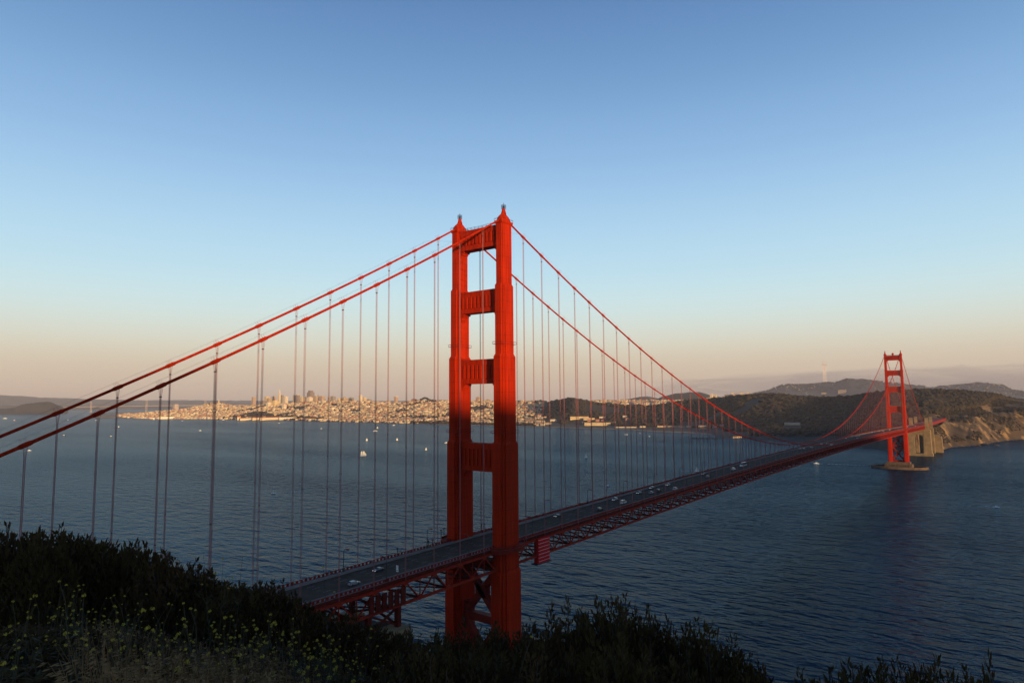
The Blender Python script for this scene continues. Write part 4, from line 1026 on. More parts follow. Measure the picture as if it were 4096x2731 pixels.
# ---- long pale viaduct and the old wharf
m = MB(); pv_ = None; e = empty('road_viaduct', pol(2400, 3300, 0)); O = e.location.copy()
for u in range(2326, 2470, 12):
    r = rshore(u)+430; z = at(u, 1687, r).z; q = pol(u, r, z)-O
    if pv_: m.beam(pv_, q, 14, 2.4)
    m.box(q.x-1, q.x+1, q.y-1, q.y+1, land_z(u, r)-3, q.z-1); pv_ = q
m.build('road_slab', M['walk'], e); tag(e, 'long pale road viaduct above the warehouse', 'viaduct')
e = empty('wharf', (0, 0, 0)); A_, B_ = onz(2763, 1754, 0), onz(2925, 1753, 0); m = MB(); m.beam((A_.x, A_.y, 2.6), (B_.x, B_.y, 2.6), 15, 1.2)
m.build('deck', M['woodfloor'], e)
for k in range(22):
    m = MB(); t = k/21; m.tube([(A_.x+(B_.x-A_.x)*t, A_.y+(B_.y-A_.y)*t, -3), (A_.x+(B_.x-A_.x)*t, A_.y+(B_.y-A_.y)*t, 2.1)], .8, 6); m.build('pile', M['black'], e)
e.location = (0, 0, 0); tag(e, 'dark wooden wharf reaching into the water under the cables', 'wharf')
lowb(2926, 2957, 1743, 1750, 0, 1, 'cream wharf shed beside the dark wharf')

# ================================================================== BRIDGE FURNITURE AND TRAFFIC
def lamp_mesh():
    p_, h_ = MB(), MB()
    p_.tube([(0, 0, 0), (0, 0, 7.2), (0, .25, 8.1), (0, .9, 8.7), (0, 2.0, 8.75)], [.17, .12, .11, .1, .09], 8)
    p_.box(-.3, .3, -.3, .3, 0, 1.0)
    h_.box(-.32, .32, 1.6, 3.1, 8.45, 8.8); return p_.mesh('post', M['black']), h_.mesh('lamp_head', M['orange_d'])
lp, lh = lamp_mesh()
XL = [-69.1+45.72*k for k in range(0, 27) if abs(-69.1+45.72*k) > 15 and -69.1+45.72*k < 1150]
ORD = ['first', 'second', 'third', 'fourth', 'fifth', 'sixth', 'seventh', 'eighth', 'ninth', 'tenth', 'eleventh', 'twelfth', 'thirteenth', 'fourteenth', 'fifteenth', 'sixteenth', 'seventeenth', 'eighteenth', 'nineteenth', 'twentieth', 'twenty-first', 'twenty-second', 'twenty-third', 'twenty-fourth', 'twenty-fifth', 'twenty-sixth', 'twenty-seventh', 'twenty-eighth']
for s in (1, -1):
    for k, x in enumerate(XL):
        e = empty('street_lamp', (x, s*12.3, zroad(x)+.22), 0 if s < 0 else math.pi)
        link('post', lp, e); link('lamp_head', lh, e)
        if s > 0:
            t = 'hooked street lamp on the far railing'
            if k == 0: t += ', first one left of the near tower'
            elif k == 1: t += ', close beside the near tower'
            else: t = 'hooked street lamp on the far railing, '+ORD[k-2]+' beyond the near tower'
        else: t = 'dim hooked street lamp on near deck edge, '+ORD[k]+' from the left'
        tag(e, t, 'street lamp', 'street lamps along the far railing' if s > 0 else 'street lamps along the near railing')
# short signal posts by the near tower
for x, y, hh, lab in ((-41, 12.4, 3.6, 'short dark post with flared top on far railing left of near tower'), (-22.5, 12.4, 3.2, 'left of two short flared posts on far railing at the tower'), (-20, 12.4, 3.4, 'right of two short flared posts on far railing at the tower'), (-9.5, 17.0, 5.5, 'thin dark post left of the gallery at the far leg'), (-5.5, 19.0, 5.5, 'thin dark post on the gallery of the far leg'), (15, 13.2, 4.2, 'short flared post seen in tower opening, left one'), (17, 13.2, 4.2, 'short flared post seen in tower opening, right one')):
    m = MB(); m.tube([(0, 0, 0), (0, 0, hh*.8)], .16, 6); e = empty('signal_post', (x, y, zroad(x)+.3)); m.build('post', M['black'], e)
    m = MB(); m.lathe((0, 0, hh*.8), [(.18, 0), (.5, .3), (.5, .55), (.2, .7)], 8); m.build('cap', M['black'], e); tag(e, lab, 'post')
P = onz(1545, 2306, zroad(-50)+2.2); m = MB(); e = empty('road_sign', (-61.5, -9.9, zroad(-60)+.2)); m.box(-.05, .05, -.05, .05, 0, 5.2); m.build('post', M['orange_d'], e)
m = MB(); m.box(-.14, -.06, -.55, .55, 1.6, 2.7); m.box(-.14, -.06, -.55, .55, 2.8, 3.9); m.build('panel', M['white'], e)
m = MB(); m.box(-.15, -.141, -.3, .3, 3.0, 3.15); m.box(-.15, -.141, -.3, .3, 3.4, 3.55); m.box(-.15, -.141, -.3, .3, 1.9, 2.4); m.build('mark', M['black'], e)
tag(e, 'small white road sign on a red post by the near kerb', 'sign')
CARM = {n: mat('car_paint_'+n, c, .3, var=.04, spec=.6) for n, c in (('silver', (.22, .225, .235)), ('dark', (.03, .033, .04)), ('white', (.5, .5, .49)), ('grey', (.18, .19, .2)), ('blue', (.05, .08, .16)), ('red', (.3, .03, .03)))}
def car_parts(kind):
    Lc, wd, hb, hc = dict(sedan=(4.6, 1.8, .95, 1.42), suv=(4.7, 1.9, 1.15, 1.8), van=(5.4, 2.0, 1.2, 2.15), hatch=(4.3, 1.8, 1.0, 1.5), bus=(12, 2.5, 1.3, 3.2))[kind]
    def prof(pts, w0, w1=None):
        m = MB(); n = len(pts); w1 = w1 or [w0]*n
        m.v = [(x, -w/2, z) for (x, z), w in zip(pts, w1)]+[(x, w/2, z) for (x, z), w in zip(pts, w1)]
        m.face(tuple(range(n))); m.face(tuple(range(2*n-1, n-1, -1)))
        for i in range(n): j = (i+1) % n; m.face((i, n+i, n+j, j))
        return m
    h2 = Lc/2
    body = prof([(-h2, .35), (h2, .35), (h2, .75), (h2-.12, .82 if kind not in ('van', 'bus') else hb), (h2-1.2, hb), (-h2+.15, hb+.05), (-h2, .8)], wd)
    if kind in ('van', 'bus'): c = [(h2-.9, hb), (h2-1.5, hc), (-h2+.15, hc), (-h2+.02, hb+.05)]
    elif kind == 'sedan': c = [(h2-1.25, hb), (h2-1.95, hc), (-h2+1.35, hc), (-h2+.5, hb+.05)]
    else: c = [(h2-1.25, hb), (h2-1.9, hc), (-h2+.55, hc), (-h2+.08, hb+.05)]
    cab_ = prof(c, wd, [wd*.96, wd*.8, wd*.8, wd*.96])
    roof = MB(); roof.box(c[2][0], c[1][0], -wd*.41, wd*.41, hc-.02, hc+.05)
    wh = MB(); wh.tube([(0, -.12, 0), (0, .12, 0)], .34, 12)
    return body, cab_, roof, wh.mesh('wheel', M['tyre']), Lc, wd
CP = {k: car_parts(k) for k in ('sedan', 'suv', 'van', 'hatch', 'bus')}
CPM = {k: (v[0].mesh('body', None), v[1].mesh('windows', M['glass']), v[2].mesh('roof_panel', None)) for k, v in CP.items()}
mcache = {}
hlm = MB(); hlm.box(-.03, .05, -.22, .22, -.09, .09); hl_m = hlm.mesh('headlight', M['headlight']); tl_m = hlm.mesh('tail_light', M['taillight'])
def car(x, y, kind, col, north, label, detail=True, group=None):
    key = (kind, col)
    if key not in mcache:
        b = CPM[kind][0].copy(); b.materials[0] = CARM[col]; r_ = CPM[kind][2].copy(); r_.materials[0] = CARM[col]; mcache[key] = (b, r_)
    b, r_ = mcache[key]; _, _, _, wh, Lc, wd = CP[kind]
    nm = {'sedan': 'car', 'suv': 'car', 'hatch': 'car', 'van': 'van', 'bus': 'bus'}[kind]
    e = empty(nm, (x, y, zroad(x)+.005), math.pi if north else 0); e.rotation_euler.y = -math.atan2(zroad(x+3)-zroad(x-3), 6)*(-1 if north else 1)
    link('body', b, e); link('windows', CPM[kind][1], e); link('roof_panel', r_, e)
    if detail:
        for sx in (-1, 1):
            for sy in (-1, 1): link('wheel', wh, e, (sx*Lc*.31, sy*(wd/2-.1), .34))
    for sy in (-1, 1):
        link('headlight', hl_m, e, (Lc/2+.01, sy*wd*.33, .68))
        if detail: link('tail_light', tl_m, e, (-Lc/2-.03, sy*wd*.36, .82))
    tag(e, label, nm, group)
def carpx(u, v, kind, col, label):
    P = onz(u, v, zroad(0)+.7)
    for _ in range(4): P = onz(u, v, zroad(P.x)+.7)
    lanes = [-8, -4.9, -1.7, 1.7, 4.9, 8]; y = min(lanes, key=lambda q: abs(q-P.y)); car(P.x, y, kind, col, y > 0, label)
for a in ((1420, 2331, 'hatch', 'silver', 'silver hatchback on the deck nearest the hillside'), (1512, 2276, 'sedan', 'dark', 'dark sedan on the far lane left of the near tower'),
          (2235, 2062, 'sedan', 'dark', 'dark sedan first beyond the near tower'), (2396, 2036, 'suv', 'dark', 'dark tall car driving away in the near lanes'), (2466, 1997, 'suv', 'silver', 'silver tall car on the far lanes left of the white van'),
          (2495, 2009, 'van', 'white', 'white van driving on the bridge deck'), (2561, 1970, 'sedan', 'grey', 'grey car first of a loose cluster past the white van'), (2597, 1968, 'sedan', 'silver', 'silver car second in the cluster past the white van'),
          (2612, 1950, 'hatch', 'grey', 'grey hatchback on the outer far lane of the cluster'), (2636, 1961, 'suv', 'dark', 'dark car last in the cluster past the white van'), (2670, 1937, 'sedan', 'silver', 'silver sedan on the far lane beyond the cluster'),
          (2701, 1954, 'suv', 'white', 'white tall car in the near lanes beyond the cluster'), (2810, 1893, 'sedan', 'dark', 'dark car on the far lane left of the deck middle'), (2834, 1905, 'hatch', 'silver', 'silver hatchback left of the white truck'),
          (2935, 1876, 'van', 'white', 'white square van left of the long white coach'), (2976, 1860, 'bus', 'white', 'long white coach near the middle of the span')): carpx(*a)
random.seed(21)
for k in range(34):
    x = random.uniform(560, 1270) if k < 26 else random.uniform(1290, 1600); lane = random.choice([-8, -4.9, -1.7, 1.7, 4.9, 8, 4.9, 8])
    car(x, lane, random.choice(['sedan', 'suv', 'hatch']), random.choice(['silver', 'white', 'dark', 'grey', 'blue', 'red']), lane > 0, 'tiny car far out on the deck towards the far tower', False, 'distant cars towards the far tower')

# ================================================================== BOATS
M['sail'] = mat('sail_cloth', (0.60, 0.58, 0.48), .8, var=.05); M['hullw'] = mat('white_hull', (.78, .78, .77), .35, var=.04); M['hulld'] = mat('dark_hull', (.05, .04, .04), .5, var=.1); M['hullr'] = mat('red_hull', (.35, .10, .06), .5, var=.1)
def hull(Lh, wd, h, material, parent):
    m = MB(); n = 9; ring = []
    for i in range(n):
        t = i/(n-1); x = (t-.5)*Lh; w = wd/2*(1-max(0, (t-.45)/.55)**2.2)*(.85+.15*min(1, t*3)); ring.append((x, max(w, .04), h*(.9+.25*t*t)))
    for (x, w, z) in ring: m.v += [(x, -w, z), (x, -w*.7, -.4), (x, w*.7, -.4), (x, w, z)]
    for i in range(n-1):
        b = i*4
        for k in range(3): m.face((b+k, b+4+k, b+5+k, b+1+k))
        m.face((b+3, b+7, b+4, b))
    m.face((0, 1, 2, 3)); m.face(((n-1)*4+3, (n-1)*4+2, (n-1)*4+1, (n-1)*4)); return m.build('hull', material, parent)
def sail_tri(name, a, b, c, parent):
    m = MB(); a, b, c = Vector(a), Vector(b), Vector(c); nrm = (b-a).cross(c-a).normalized(); mid = (a+b+c)/3+nrm*.06*(b-a).length
    for off in (0, .05):
        o = nrm*off; m.tri(a+o, b+o, mid+o); m.tri(b+o, c+o, mid+o); m.tri(c+o, a+o, mid+o)
    return m.build(name, M['sail'], parent)
def wake(P, hd, ln, w):
    m = MB(); d = Vector((math.cos(hd), math.sin(hd), 0)); n = Vector((-d.y, d.x, 0)); k = 14
    for i in range(k):
        a, b = i/k, (i+.75)/k
        if random.random() < .15: continue
        o = n*random.uniform(-.15, .15)*w
        m.quad(P-d*ln*a+n*w*(.15+.35*a)+o+Vector((0, 0, .12)), P-d*ln*b+n*w*(.15+.35*b)+o+Vector((0, 0, .12)), P-d*ln*b-n*w*(.15+.3*b)*(1-a)+o+Vector((0, 0, .12)), P-d*ln*a-n*w*(.15+.3*a)*(1-a)+o+Vector((0, 0, .12)))
    o = m.build('boat_wake', M['wake']); tag(o, 'pale foamy wake trailing behind a boat', 'wake', kind='stuff')
M['wake'] = mat('wake_foam', (.42, .46, .50), .7, var=.25, scale=.2)
def boat(kind, u, v, size, hd_px, label, wk=0, col='hullw'):
    P = onz(u, v, 0); a = az_of(u); hd = a-math.pi/2 if hd_px > 0 else a+math.pi/2      # to the right or left of the picture
    hd += random.uniform(-.25, .25)
    nm = {'sail': 'sailboat', 'bare': 'sailboat', 'schooner': 'schooner', 'motor': 'motorboat', 'tug': 'tugboat', 'barge': 'barge'}[kind]
    e = empty(nm, P, hd); Lh = size*.85
    hull(Lh, Lh*.3, Lh*.09 if kind != 'barge' else Lh*.04, M[col], e)
    if kind in ('sail', 'bare'):
        m = MB(); m.tube([(Lh*.08, 0, 0), (Lh*.08, 0, Lh*1.35)], [.12, .07], 6); m.build('mast', M['hullw'], e)
        m = MB(); m.box(-Lh*.2, Lh*.12, -Lh*.08, Lh*.08, Lh*.09, Lh*.15); m.build('cabin', M['hullw'], e)
        if kind == 'sail':
            sail_tri('mainsail', (Lh*.06, 0, Lh*.18), (-Lh*.42, Lh*.06, Lh*.2), (Lh*.06, 0, Lh*1.3), e); sail_tri('jib', (Lh*.12, 0, Lh*1.15), (Lh*.5, 0, Lh*.13), (Lh*.1, Lh*.06, Lh*.16), e)
    elif kind == 'schooner':
        for xx in (-Lh*.2, Lh*.12):
            m = MB(); m.tube([(xx, 0, 0), (xx, 0, Lh*.92)], [.18, .1], 6); m.build('mast', M['hullw'], e)
            m = MB(); q = [(xx-.02*Lh, 0, Lh*.12), (xx-Lh*.27, Lh*.05, Lh*.12), (xx-Lh*.2, Lh*.07, Lh*.72), (xx-.02*Lh, 0, Lh*.88)]
            for off in (0, .06): m.quad(*[(x, y+off, z) for x, y, z in q])
            m.build('gaff_sail', M['sail'], e)
        sail_tri('staysail', (Lh*.13, 0, Lh*.8), (Lh*.36, 0, Lh*.1), (Lh*.14, .5, Lh*.13), e); sail_tri('jib', (Lh*.15, 0, Lh*.86), (Lh*.62, 0, Lh*.12), (Lh*.32, .6, Lh*.14), e)
        m = MB(); m.tube([(Lh*.45, 0, Lh*.1), (Lh*.63, 0, Lh*.13)], .12, 6); m.build('bowsprit', M['hulld'], e)
    elif kind in ('motor', 'tug'):
        m = MB(); m.frus(0, 0, Lh*.22, Lh*.1, Lh*.16, Lh*.08, Lh*.09, Lh*.24); m.build('cabin', M['hullw'], e)
        m = MB(); m.frus(0, 0, Lh*.212, Lh*.103, Lh*.19, Lh*.093, Lh*.15, Lh*.19); m.build('windscreen', M['glass'], e)
        if kind == 'tug':
            m = MB(); m.tube([(-Lh*.05, 0, Lh*.2), (-Lh*.05, 0, Lh*.42)], [.5, .4], 8); m.build('funnel', M['hulld'], e)
    else:
        m = MB(); m.box(-Lh*.45, -Lh*.36, -Lh*.06, Lh*.06, Lh*.04, Lh*.16); m.build('wheelhouse', M['hullw'], e)
        m = MB(); m.box(-Lh*.3, Lh*.4, -Lh*.1, Lh*.1, Lh*.03, Lh*.06); m.build('cargo', M['hulld'], e)
    if wk: wake(P, hd, wk, Lh*.8)
    tag(e, label, nm)
random.seed(33)
BO = [('motor', 20, 1674, 38, 1, 'white motor vessel at far left below the wooded island', 0, 'hullw'), ('tug', 57, 1682, 26, 1, 'small orange-hulled tug below the wooded island', 60, 'hullr'), ('motor', 272, 1679, 14, 1, 'tiny white boat between the two cables at left', 0, 'hullw'),
 ('motor', 385, 1681, 20, 1, 'white launch left of the second left suspender', 0, 'hullw'), ('motor', 447, 1668, 14, 1, 'tiny white boat near the tip of the city waterfront', 0, 'hullw'), ('barge', 460, 1710, 52, -1, 'long dark barge crossed by a suspender at left', 0, 'hulld'),
 ('tug', 255, 1742, 18, 1, 'dark tug with wake under the upper left cable', 70, 'hulld'), ('tug', 444, 1746, 16, 1, 'small dark boat on open water at left', 0, 'hulld'), ('sail', 615, 1678, 15, 1, 'white sailboat in front of the city waterfront at left', 0, 'hullw'),
 ('motor', 729, 1683, 12, 1, 'tiny white boat off the left city waterfront', 0, 'hullw'), ('motor', 801, 1722, 14, 1, 'white cabin boat left of the double ropes', 0, 'hullw'), ('motor', 893, 1679, 24, 1, 'white ferry left of the long pier sheds', 0, 'hullw'),
 ('motor', 117, 1802, 12, 1, 'white speedboat behind the leftmost suspender trailing a wake', 90, 'hullw'), ('motor', 1285, 1714, 12, 1, 'speedboat with bright wake below the city', 120, 'hullw'), ('motor', 1116, 1692, 12, 1, 'tiny white boat below the pier sheds', 40, 'hullw'),
 ('sail', 1467, 1762, 9, 1, 'white sailboat above the big schooner', 0, 'hullw'), ('schooner', 1453, 1823, 17, 1, 'two-masted schooner with cream sails and long wake', 230, 'hullw'), ('sail', 1588, 1762, 10, 1, 'slim sailboat right of the schooner', 0, 'hulld'),
 ('sail', 1704, 1801, 8, 1, 'dark-hulled sailboat just left of the near tower', 25, 'hulld'), ('motor', 1501, 1724, 22, 1, 'white motor yacht below the small sailboat', 30, 'hullw'), ('sail', 1510, 1713, 10, -1, 'leaning sailboat nearest the city beach', 0, 'hullw'),
 ('motor', 1575, 1701, 18, 1, 'low white boat close to the city beach', 0, 'hullw'), ('bare', 1094, 1973, 8.5, -1, 'moored-looking yacht with bare mast and trailing wake', 60, 'hullw'), ('sail', 2344, 1830, 9, 1, 'white sailboat right of the near tower', 0, 'hullw'),
 ('sail', 2787, 1885, 9, 1, 'white sailboat just above the far bridge railing', 40, 'hullw'), ('motor', 2505, 1738, 14, 1, 'grey fishing boat off the right beach', 0, 'hullw'), ('tug', 2560, 1733, 9, 1, 'small red boat off the right beach', 0, 'hullr'), ('motor', 2598, 1745, 8, 1, 'tiny boat off the right beach near a rope', 0, 'hullw'),
 ('motor', 2431, 1943, 9, 1, 'pale launch seen between two close ropes right of tower', 0, 'hullw'), ('motor', 3266, 1854, 13, -1, 'white boat on the open water under the right of the deck', 100, 'hullw'), ('motor', 3985, 2028, 9, 1, 'lone small white boat at far right on dark water', 12, 'hullw'), ('motor', 1785, 1771, 14, 1, 'white boat half hidden by the near tower leg', 0, 'hullw')]
for a in BO: boat(*a)

# ================================================================== FOREGROUND HILLSIDE
VG = [(-900, 2190), (-300, 2205), (0, 2215), (300, 2220), (500, 2275), (700, 2345), (900, 2385), (1100, 2420), (1300, 2490), (1500, 2560), (1700, 2620), (2000, 2690), (2400, 2770), (3000, 2850), (3500, 2880), (4096, 2980), (4700, 3050)]
RC = [(-900, 30), (0, 27), (500, 29), (900, 30), (1300, 26), (1700, 19), (2100, 14), (3000, 12), (4700, 11)]
EYE = 1.25
def gz(u, r):
    a = (interp(VG, u)-hor(u))/FPX; rc = interp(RC, u)
    z = CAM.z-EYE-a*min(r, rc)
    if r > rc: d = r-rc; z -= d*(a+.25)+.55*min(d, 60)*min(1, d/25)
    P = pol(u, r); z += .22*fbm(P.x/2.3, P.y/2.3, .7)*min(1, r/4)
    return z
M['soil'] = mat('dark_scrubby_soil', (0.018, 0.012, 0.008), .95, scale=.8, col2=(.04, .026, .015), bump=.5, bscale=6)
vs_, fs = [], []; us = list(frange(-900, 4700, 40)); rr = [.6, 1.5, 2.5, 3.5, 4.5, 5.5, 6.5, 7.5, 8.5, 9.5, 10.5, 11.5, 12.5, 13.5, 15, 16.5, 18, 20, 22, 24, 26, 28, 30, 33, 37, 42, 50, 60, 75, 95, 120, 150, 190]
for u in us:
    for r in rr: vs_.append(tuple(pol(u, r, max(gz(u, r), -6))))
for i in range(len(us)-1):
    for j in range(len(rr)-1): a = i*len(rr)+j; fs.append((a, a+1, a+len(rr)+1, a+len(rr)))
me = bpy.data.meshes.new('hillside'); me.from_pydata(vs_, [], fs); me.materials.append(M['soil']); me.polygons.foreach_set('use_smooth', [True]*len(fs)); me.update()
tag(link('hillside', me), kind='structure')
# ---- shrubs: a woody frame carrying upright leafy plumes
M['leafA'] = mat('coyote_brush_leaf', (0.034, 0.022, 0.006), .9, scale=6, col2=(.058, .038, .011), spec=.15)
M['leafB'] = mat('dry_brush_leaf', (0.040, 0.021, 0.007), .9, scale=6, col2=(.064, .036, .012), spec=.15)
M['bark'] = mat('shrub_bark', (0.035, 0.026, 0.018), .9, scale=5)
def shrub(seed, plumes, leaf, ln, lw, flat=1.0, wide=1.0):
    rd = random.Random(seed); f, b = MB(), MB()
    for k in range(plumes):
        t = 2*math.pi*rd.random(); q = math.sqrt(rd.random()); R_ = .62*wide*q
        base = Vector((R_*.35*math.cos(t), R_*.35*math.sin(t), .05)); hz = (1.0-.55*q*q)*flat*rd.uniform(.72, 1.0)
        if k < 5: hz = min(1.0, hz*1.15)
        tip = Vector((R_*math.cos(t), R_*math.sin(t), hz)); md = base.lerp(tip, .55)+Vector((rd.gauss(0, .04), rd.gauss(0, .04), .05))
        if k % 2 == 0: b.tube([base, md, tip], [.014, .008, .003], 4, False)
        pl = rd.uniform(.22, .38); ax = (tip-md).normalized()*.5+Vector((0, 0, .8)); ax.normalize()
        for j in range(leaf):
            s_ = rd.random(); c = tip-ax*pl*(1-s_)*1.2; rad = .055*(1.12-s_)*(.6+.4*rd.random())*(1.0 if s_ > .25 else s_/.25+.2)*3.0
            a = rd.uniform(0, 6.283); side = Vector((math.cos(a), math.sin(a), 0)); p0 = c+side*rad*rd.random()
            d = (side*.75+ax*rd.uniform(.3, 1.3)+Vector((rd.gauss(0, .25), rd.gauss(0, .25), 0))).normalized(); w = d.cross(Vector((rd.gauss(0, 1), rd.gauss(0, 1), rd.gauss(0, 1)))).normalized()*lw*rd.uniform(.6, 1.2); l_ = ln*rd.uniform(.6, 1.3)
            f.quad(p0-w*.3, p0+d*l_*.5-w, p0+d*l_, p0+d*l_*.5+w)
    for k in range(7): a = k*.9; b.tube([(0, 0, -.12), (.12*math.cos(a), .12*math.sin(a), .2), (.3*math.cos(a), .3*math.sin(a), .5)], [.03, .02, .01], 5, False)
    return f, b
SV = []
for k in range(6):
    f, b = shrub(100+k, 170, 74, .042, .0095); SV.append((f.mesh('foliage', M['leafA'] if k % 3 else M['leafB']), b.mesh('branches', M['bark'])))
SF = []
for k in range(4):                                # farther shrubs: broader sprays
    f, b = shrub(200+k, 120, 34, .075, .017, 1.0, 1.15); SF.append((f.mesh('foliage', M['leafA'] if k % 2 else M['leafB']), b.mesh('branches', M['bark'])))
def put_shrub(u, r, vtop, width, pool, label, group, tip=1.0):
    zb = gz(u, r)-.12; zt = at(u, vtop, r).z; h = max(.35, zt-zb); P = pol(u, r, zb); fm, bm_ = random.choice(pool)
    e = empty('shrub', P, random.uniform(0, 6.28), sc=(width, width, h)); link('foliage', fm, e); link('branches', bm_, e); tag(e, label, 'shrub', group)
random.seed(77)
SIL = [(-70, 2120), (-20, 2118), (30, 2085), (70, 2122), (110, 2128), (150, 2105), (195, 2122), (240, 2112), (285, 2112), (330, 2128), (375, 2145), (420, 2155), (440, 2140), (480, 2178), (520, 2185), (560, 2175), (580, 2163), (615, 2190), (650, 2205), (690, 2225), (735, 2235), (775, 2255), (810, 2285)]
for u, v in SIL: put_shrub(u, random.uniform(22, 27), v-14, random.uniform(1.5, 2.2), SF, 'dark scrub bush on the hill crest at left, against the water', 'crest bushes at the left')
for u, v in ((850, 2305), (900, 2318), (950, 2322), (1000, 2318), (1045, 2302), (1075, 2312), (1110, 2330), (1140, 2355), (1180, 2380), (1230, 2400), (1290, 2418), (1350, 2440), (1410, 2455), (1470, 2475), (1530, 2490), (1590, 2505), (1630, 2520)):
    put_shrub(u, random.uniform(20, 26), v, random.uniform(1.3, 1.9), SF, 'low dark bush on the slope edge left of the near tower', 'slope edge bushes left of the tower')
for k in range(70):                               # filling the slope behind the flowers
    u = random.uniform(-60, 1500); r = random.uniform(9, 22); zb = gz(u, r)
    v = px(pol(u, r, zb+random.uniform(.35, .75)))[1]; put_shrub(u, r, v, random.uniform(.9, 1.6), SF, 'low dark bush among the yellow flowers on the slope', 'low bushes on the flowery slope')
for u, v in ((1640, 2520), (1700, 2530), (1760, 2512), (1800, 2520), (1850, 2495), (1900, 2505), (1950, 2515), (1985, 2490), (2040, 2505), (2085, 2485), (2130, 2500)):
    put_shrub(u, random.uniform(10, 12.5), v, random.uniform(1.0, 1.4), SV, 'feathery dark bush below the foot of the near tower', 'feathery bushes below the near tower')
for u, v in ((2160, 2440), (2200, 2455), (2255, 2425), (2300, 2430), (2335, 2418), (2370, 2428), (2405, 2372), (2440, 2395), (2465, 2366), (2510, 2430), (2550, 2416), (2600, 2450), (2650, 2472), (2690, 2490), (2730, 2500), (2795, 2468), (2830, 2510), (2870, 2560), (2930, 2600), (2985, 2650), (3040, 2690)):
    put_shrub(u, random.uniform(8.2, 10.2), v, random.uniform(1.1, 1.45), SV, 'tall feathery bush in the clump right of the near tower', 'tall feathery bushes right of the tower')
for u, v in ((3250, 2690), (3310, 2660), (3380, 2625), (3430, 2630), (3490, 2660), (3560, 2615), (3620, 2620), (3680, 2612), (3740, 2640), (3800, 2650), (3850, 2635), (3900, 2690), (3960, 2720)):
    put_shrub(u, random.uniform(7.6, 9.2), v, random.uniform(1.0, 1.4), SV, 'bush top poking into the bottom edge at right', 'bush tops at the bottom right edge')
for k in range(64):                               # body of the right-hand thicket
    u = random.uniform(1680, 3000); r = random.uniform(5.6, 9.5); lim = interp([(1350, 2540), (1700, 2560), (2150, 2540), (2400, 2500), (2700, 2560), (3000, 2690)], u)
    put_shrub(u, r, random.uniform(lim, lim+120), random.uniform(.9, 1.3), SV, 'dark feathery bush inside the thicket along the bottom', 'thicket bushes along the bottom')
# ---- wild mustard: branching stem with small yellow flower heads
M['stem'] = mat('mustard_stem', (0.040, 0.034, 0.014), .9, scale=4); M['petal'] = mat('mustard_petal', (0.40, 0.31, 0.025), .8, var=.2, scale=8)
def head_mesh(rd, sz):
    m = MB()
    for k in range(26):
        a, el = rd.uniform(0, 6.283), math.asin(rd.uniform(-.2, 1)); d = Vector((math.cos(a)*math.cos(el), math.sin(a)*math.cos(el), math.sin(el))); c = d*sz*rd.uniform(.5, 1)
        t = d.cross(Vector((rd.gauss(0, 1), rd.gauss(0, 1), rd.gauss(0, 1)))).normalized(); b = d.cross(t); q = sz*.34
        m.quad(c-t*q, c+b*q*.8+d*q*.3, c+t*q, c-b*q*.8+d*q*.3)
    return m.mesh('flower_head', M['petal'])
rd = random.Random(9); FH = [head_mesh(rd, s_) for s_ in (.017, .021, .025, .015, .028)]
MV = []
for k in range(7):
    m = MB(); heads = []; lean = Vector((rd.gauss(0, .16), rd.gauss(0, .16), 0)); pts = [Vector((0, 0, 0))+lean*(t*t)+Vector((rd.gauss(0, .015), rd.gauss(0, .015), t)) for t in (0, .3, .6, .85, 1)]
    m.tube(pts, [.008, .007, .005, .004, .003], 4, False); heads.append(pts[-1])
    for j in range(rd.choice((1, 2, 2, 3))):
        i0 = rd.choice((1, 2, 2, 3)); a = rd.uniform(0, 6.283); e1 = pts[i0]+Vector((.16*math.cos(a), .16*math.sin(a), rd.uniform(.15, .3))); m.tube([pts[i0], (pts[i0]+e1)/2+Vector((.04*math.cos(a), .04*math.sin(a), -.02)), e1], [.004, .003, .002], 4, False); heads.append(e1)
    for j in range(4): z = pts[1].lerp(pts[2], rd.random()); a = rd.uniform(0, 6.28); d = Vector((math.cos(a), math.sin(a), .4)); w = d.cross(Vector((0, 0, 1)))*.18; m.quad(z, z+d*.05-w*.1, z+d*.1, z+d*.05+w*.1)
    MV.append((m.mesh('stem', M['stem']), heads))
def mustard(u, r, h, label, group):
    e = empty('mustard_plant', pol(u, r, gz(u, r)-.03), random.uniform(0, 6.28)); sm, heads = random.choice(MV); st = link('stem', sm, e, sc=(1, 1, h))
    for p_ in heads: link('flower_head', random.choice(FH), e, (p_.x, p_.y, p_.z*h), random.uniform(0, 6), random.uniform(.8, 1.25))
    tag(e, label, 'flower', group)
random.seed(123); n = 0
DEN = [(0, .16), (200, .30), (400, .6), (500, 1), (900, .9), (1300, 1.0), (1500, .9), (1650, .5), (1800, .1), (2100, .03)]
while n < 290:
    u = random.uniform(0, 2100)
    if random.random() > interp(DEN, u): continue
    top = interp([(0, 2235), (200, 2190), (330, 2170), (500, 2250), (700, 2280), (900, 2340), (1150, 2350), (1300, 2380), (1500, 2420), (1700, 2520), (2100, 2580)], u)
    bot = interp([(0, 2640), (430, 2500), (500, 2700), (2100, 2720)], u)
    V = top+(bot-top)*random.random()**.9; r = random.uniform(8, 21); h = at(u, V, r).z-gz(u, r)
    if not .5 < h < 1.45: continue
    mustard(u, r, h, 'spindly wild mustard plant with yellow flower heads on the dark slope', 'wild mustard flowering on the slope'); n += 1
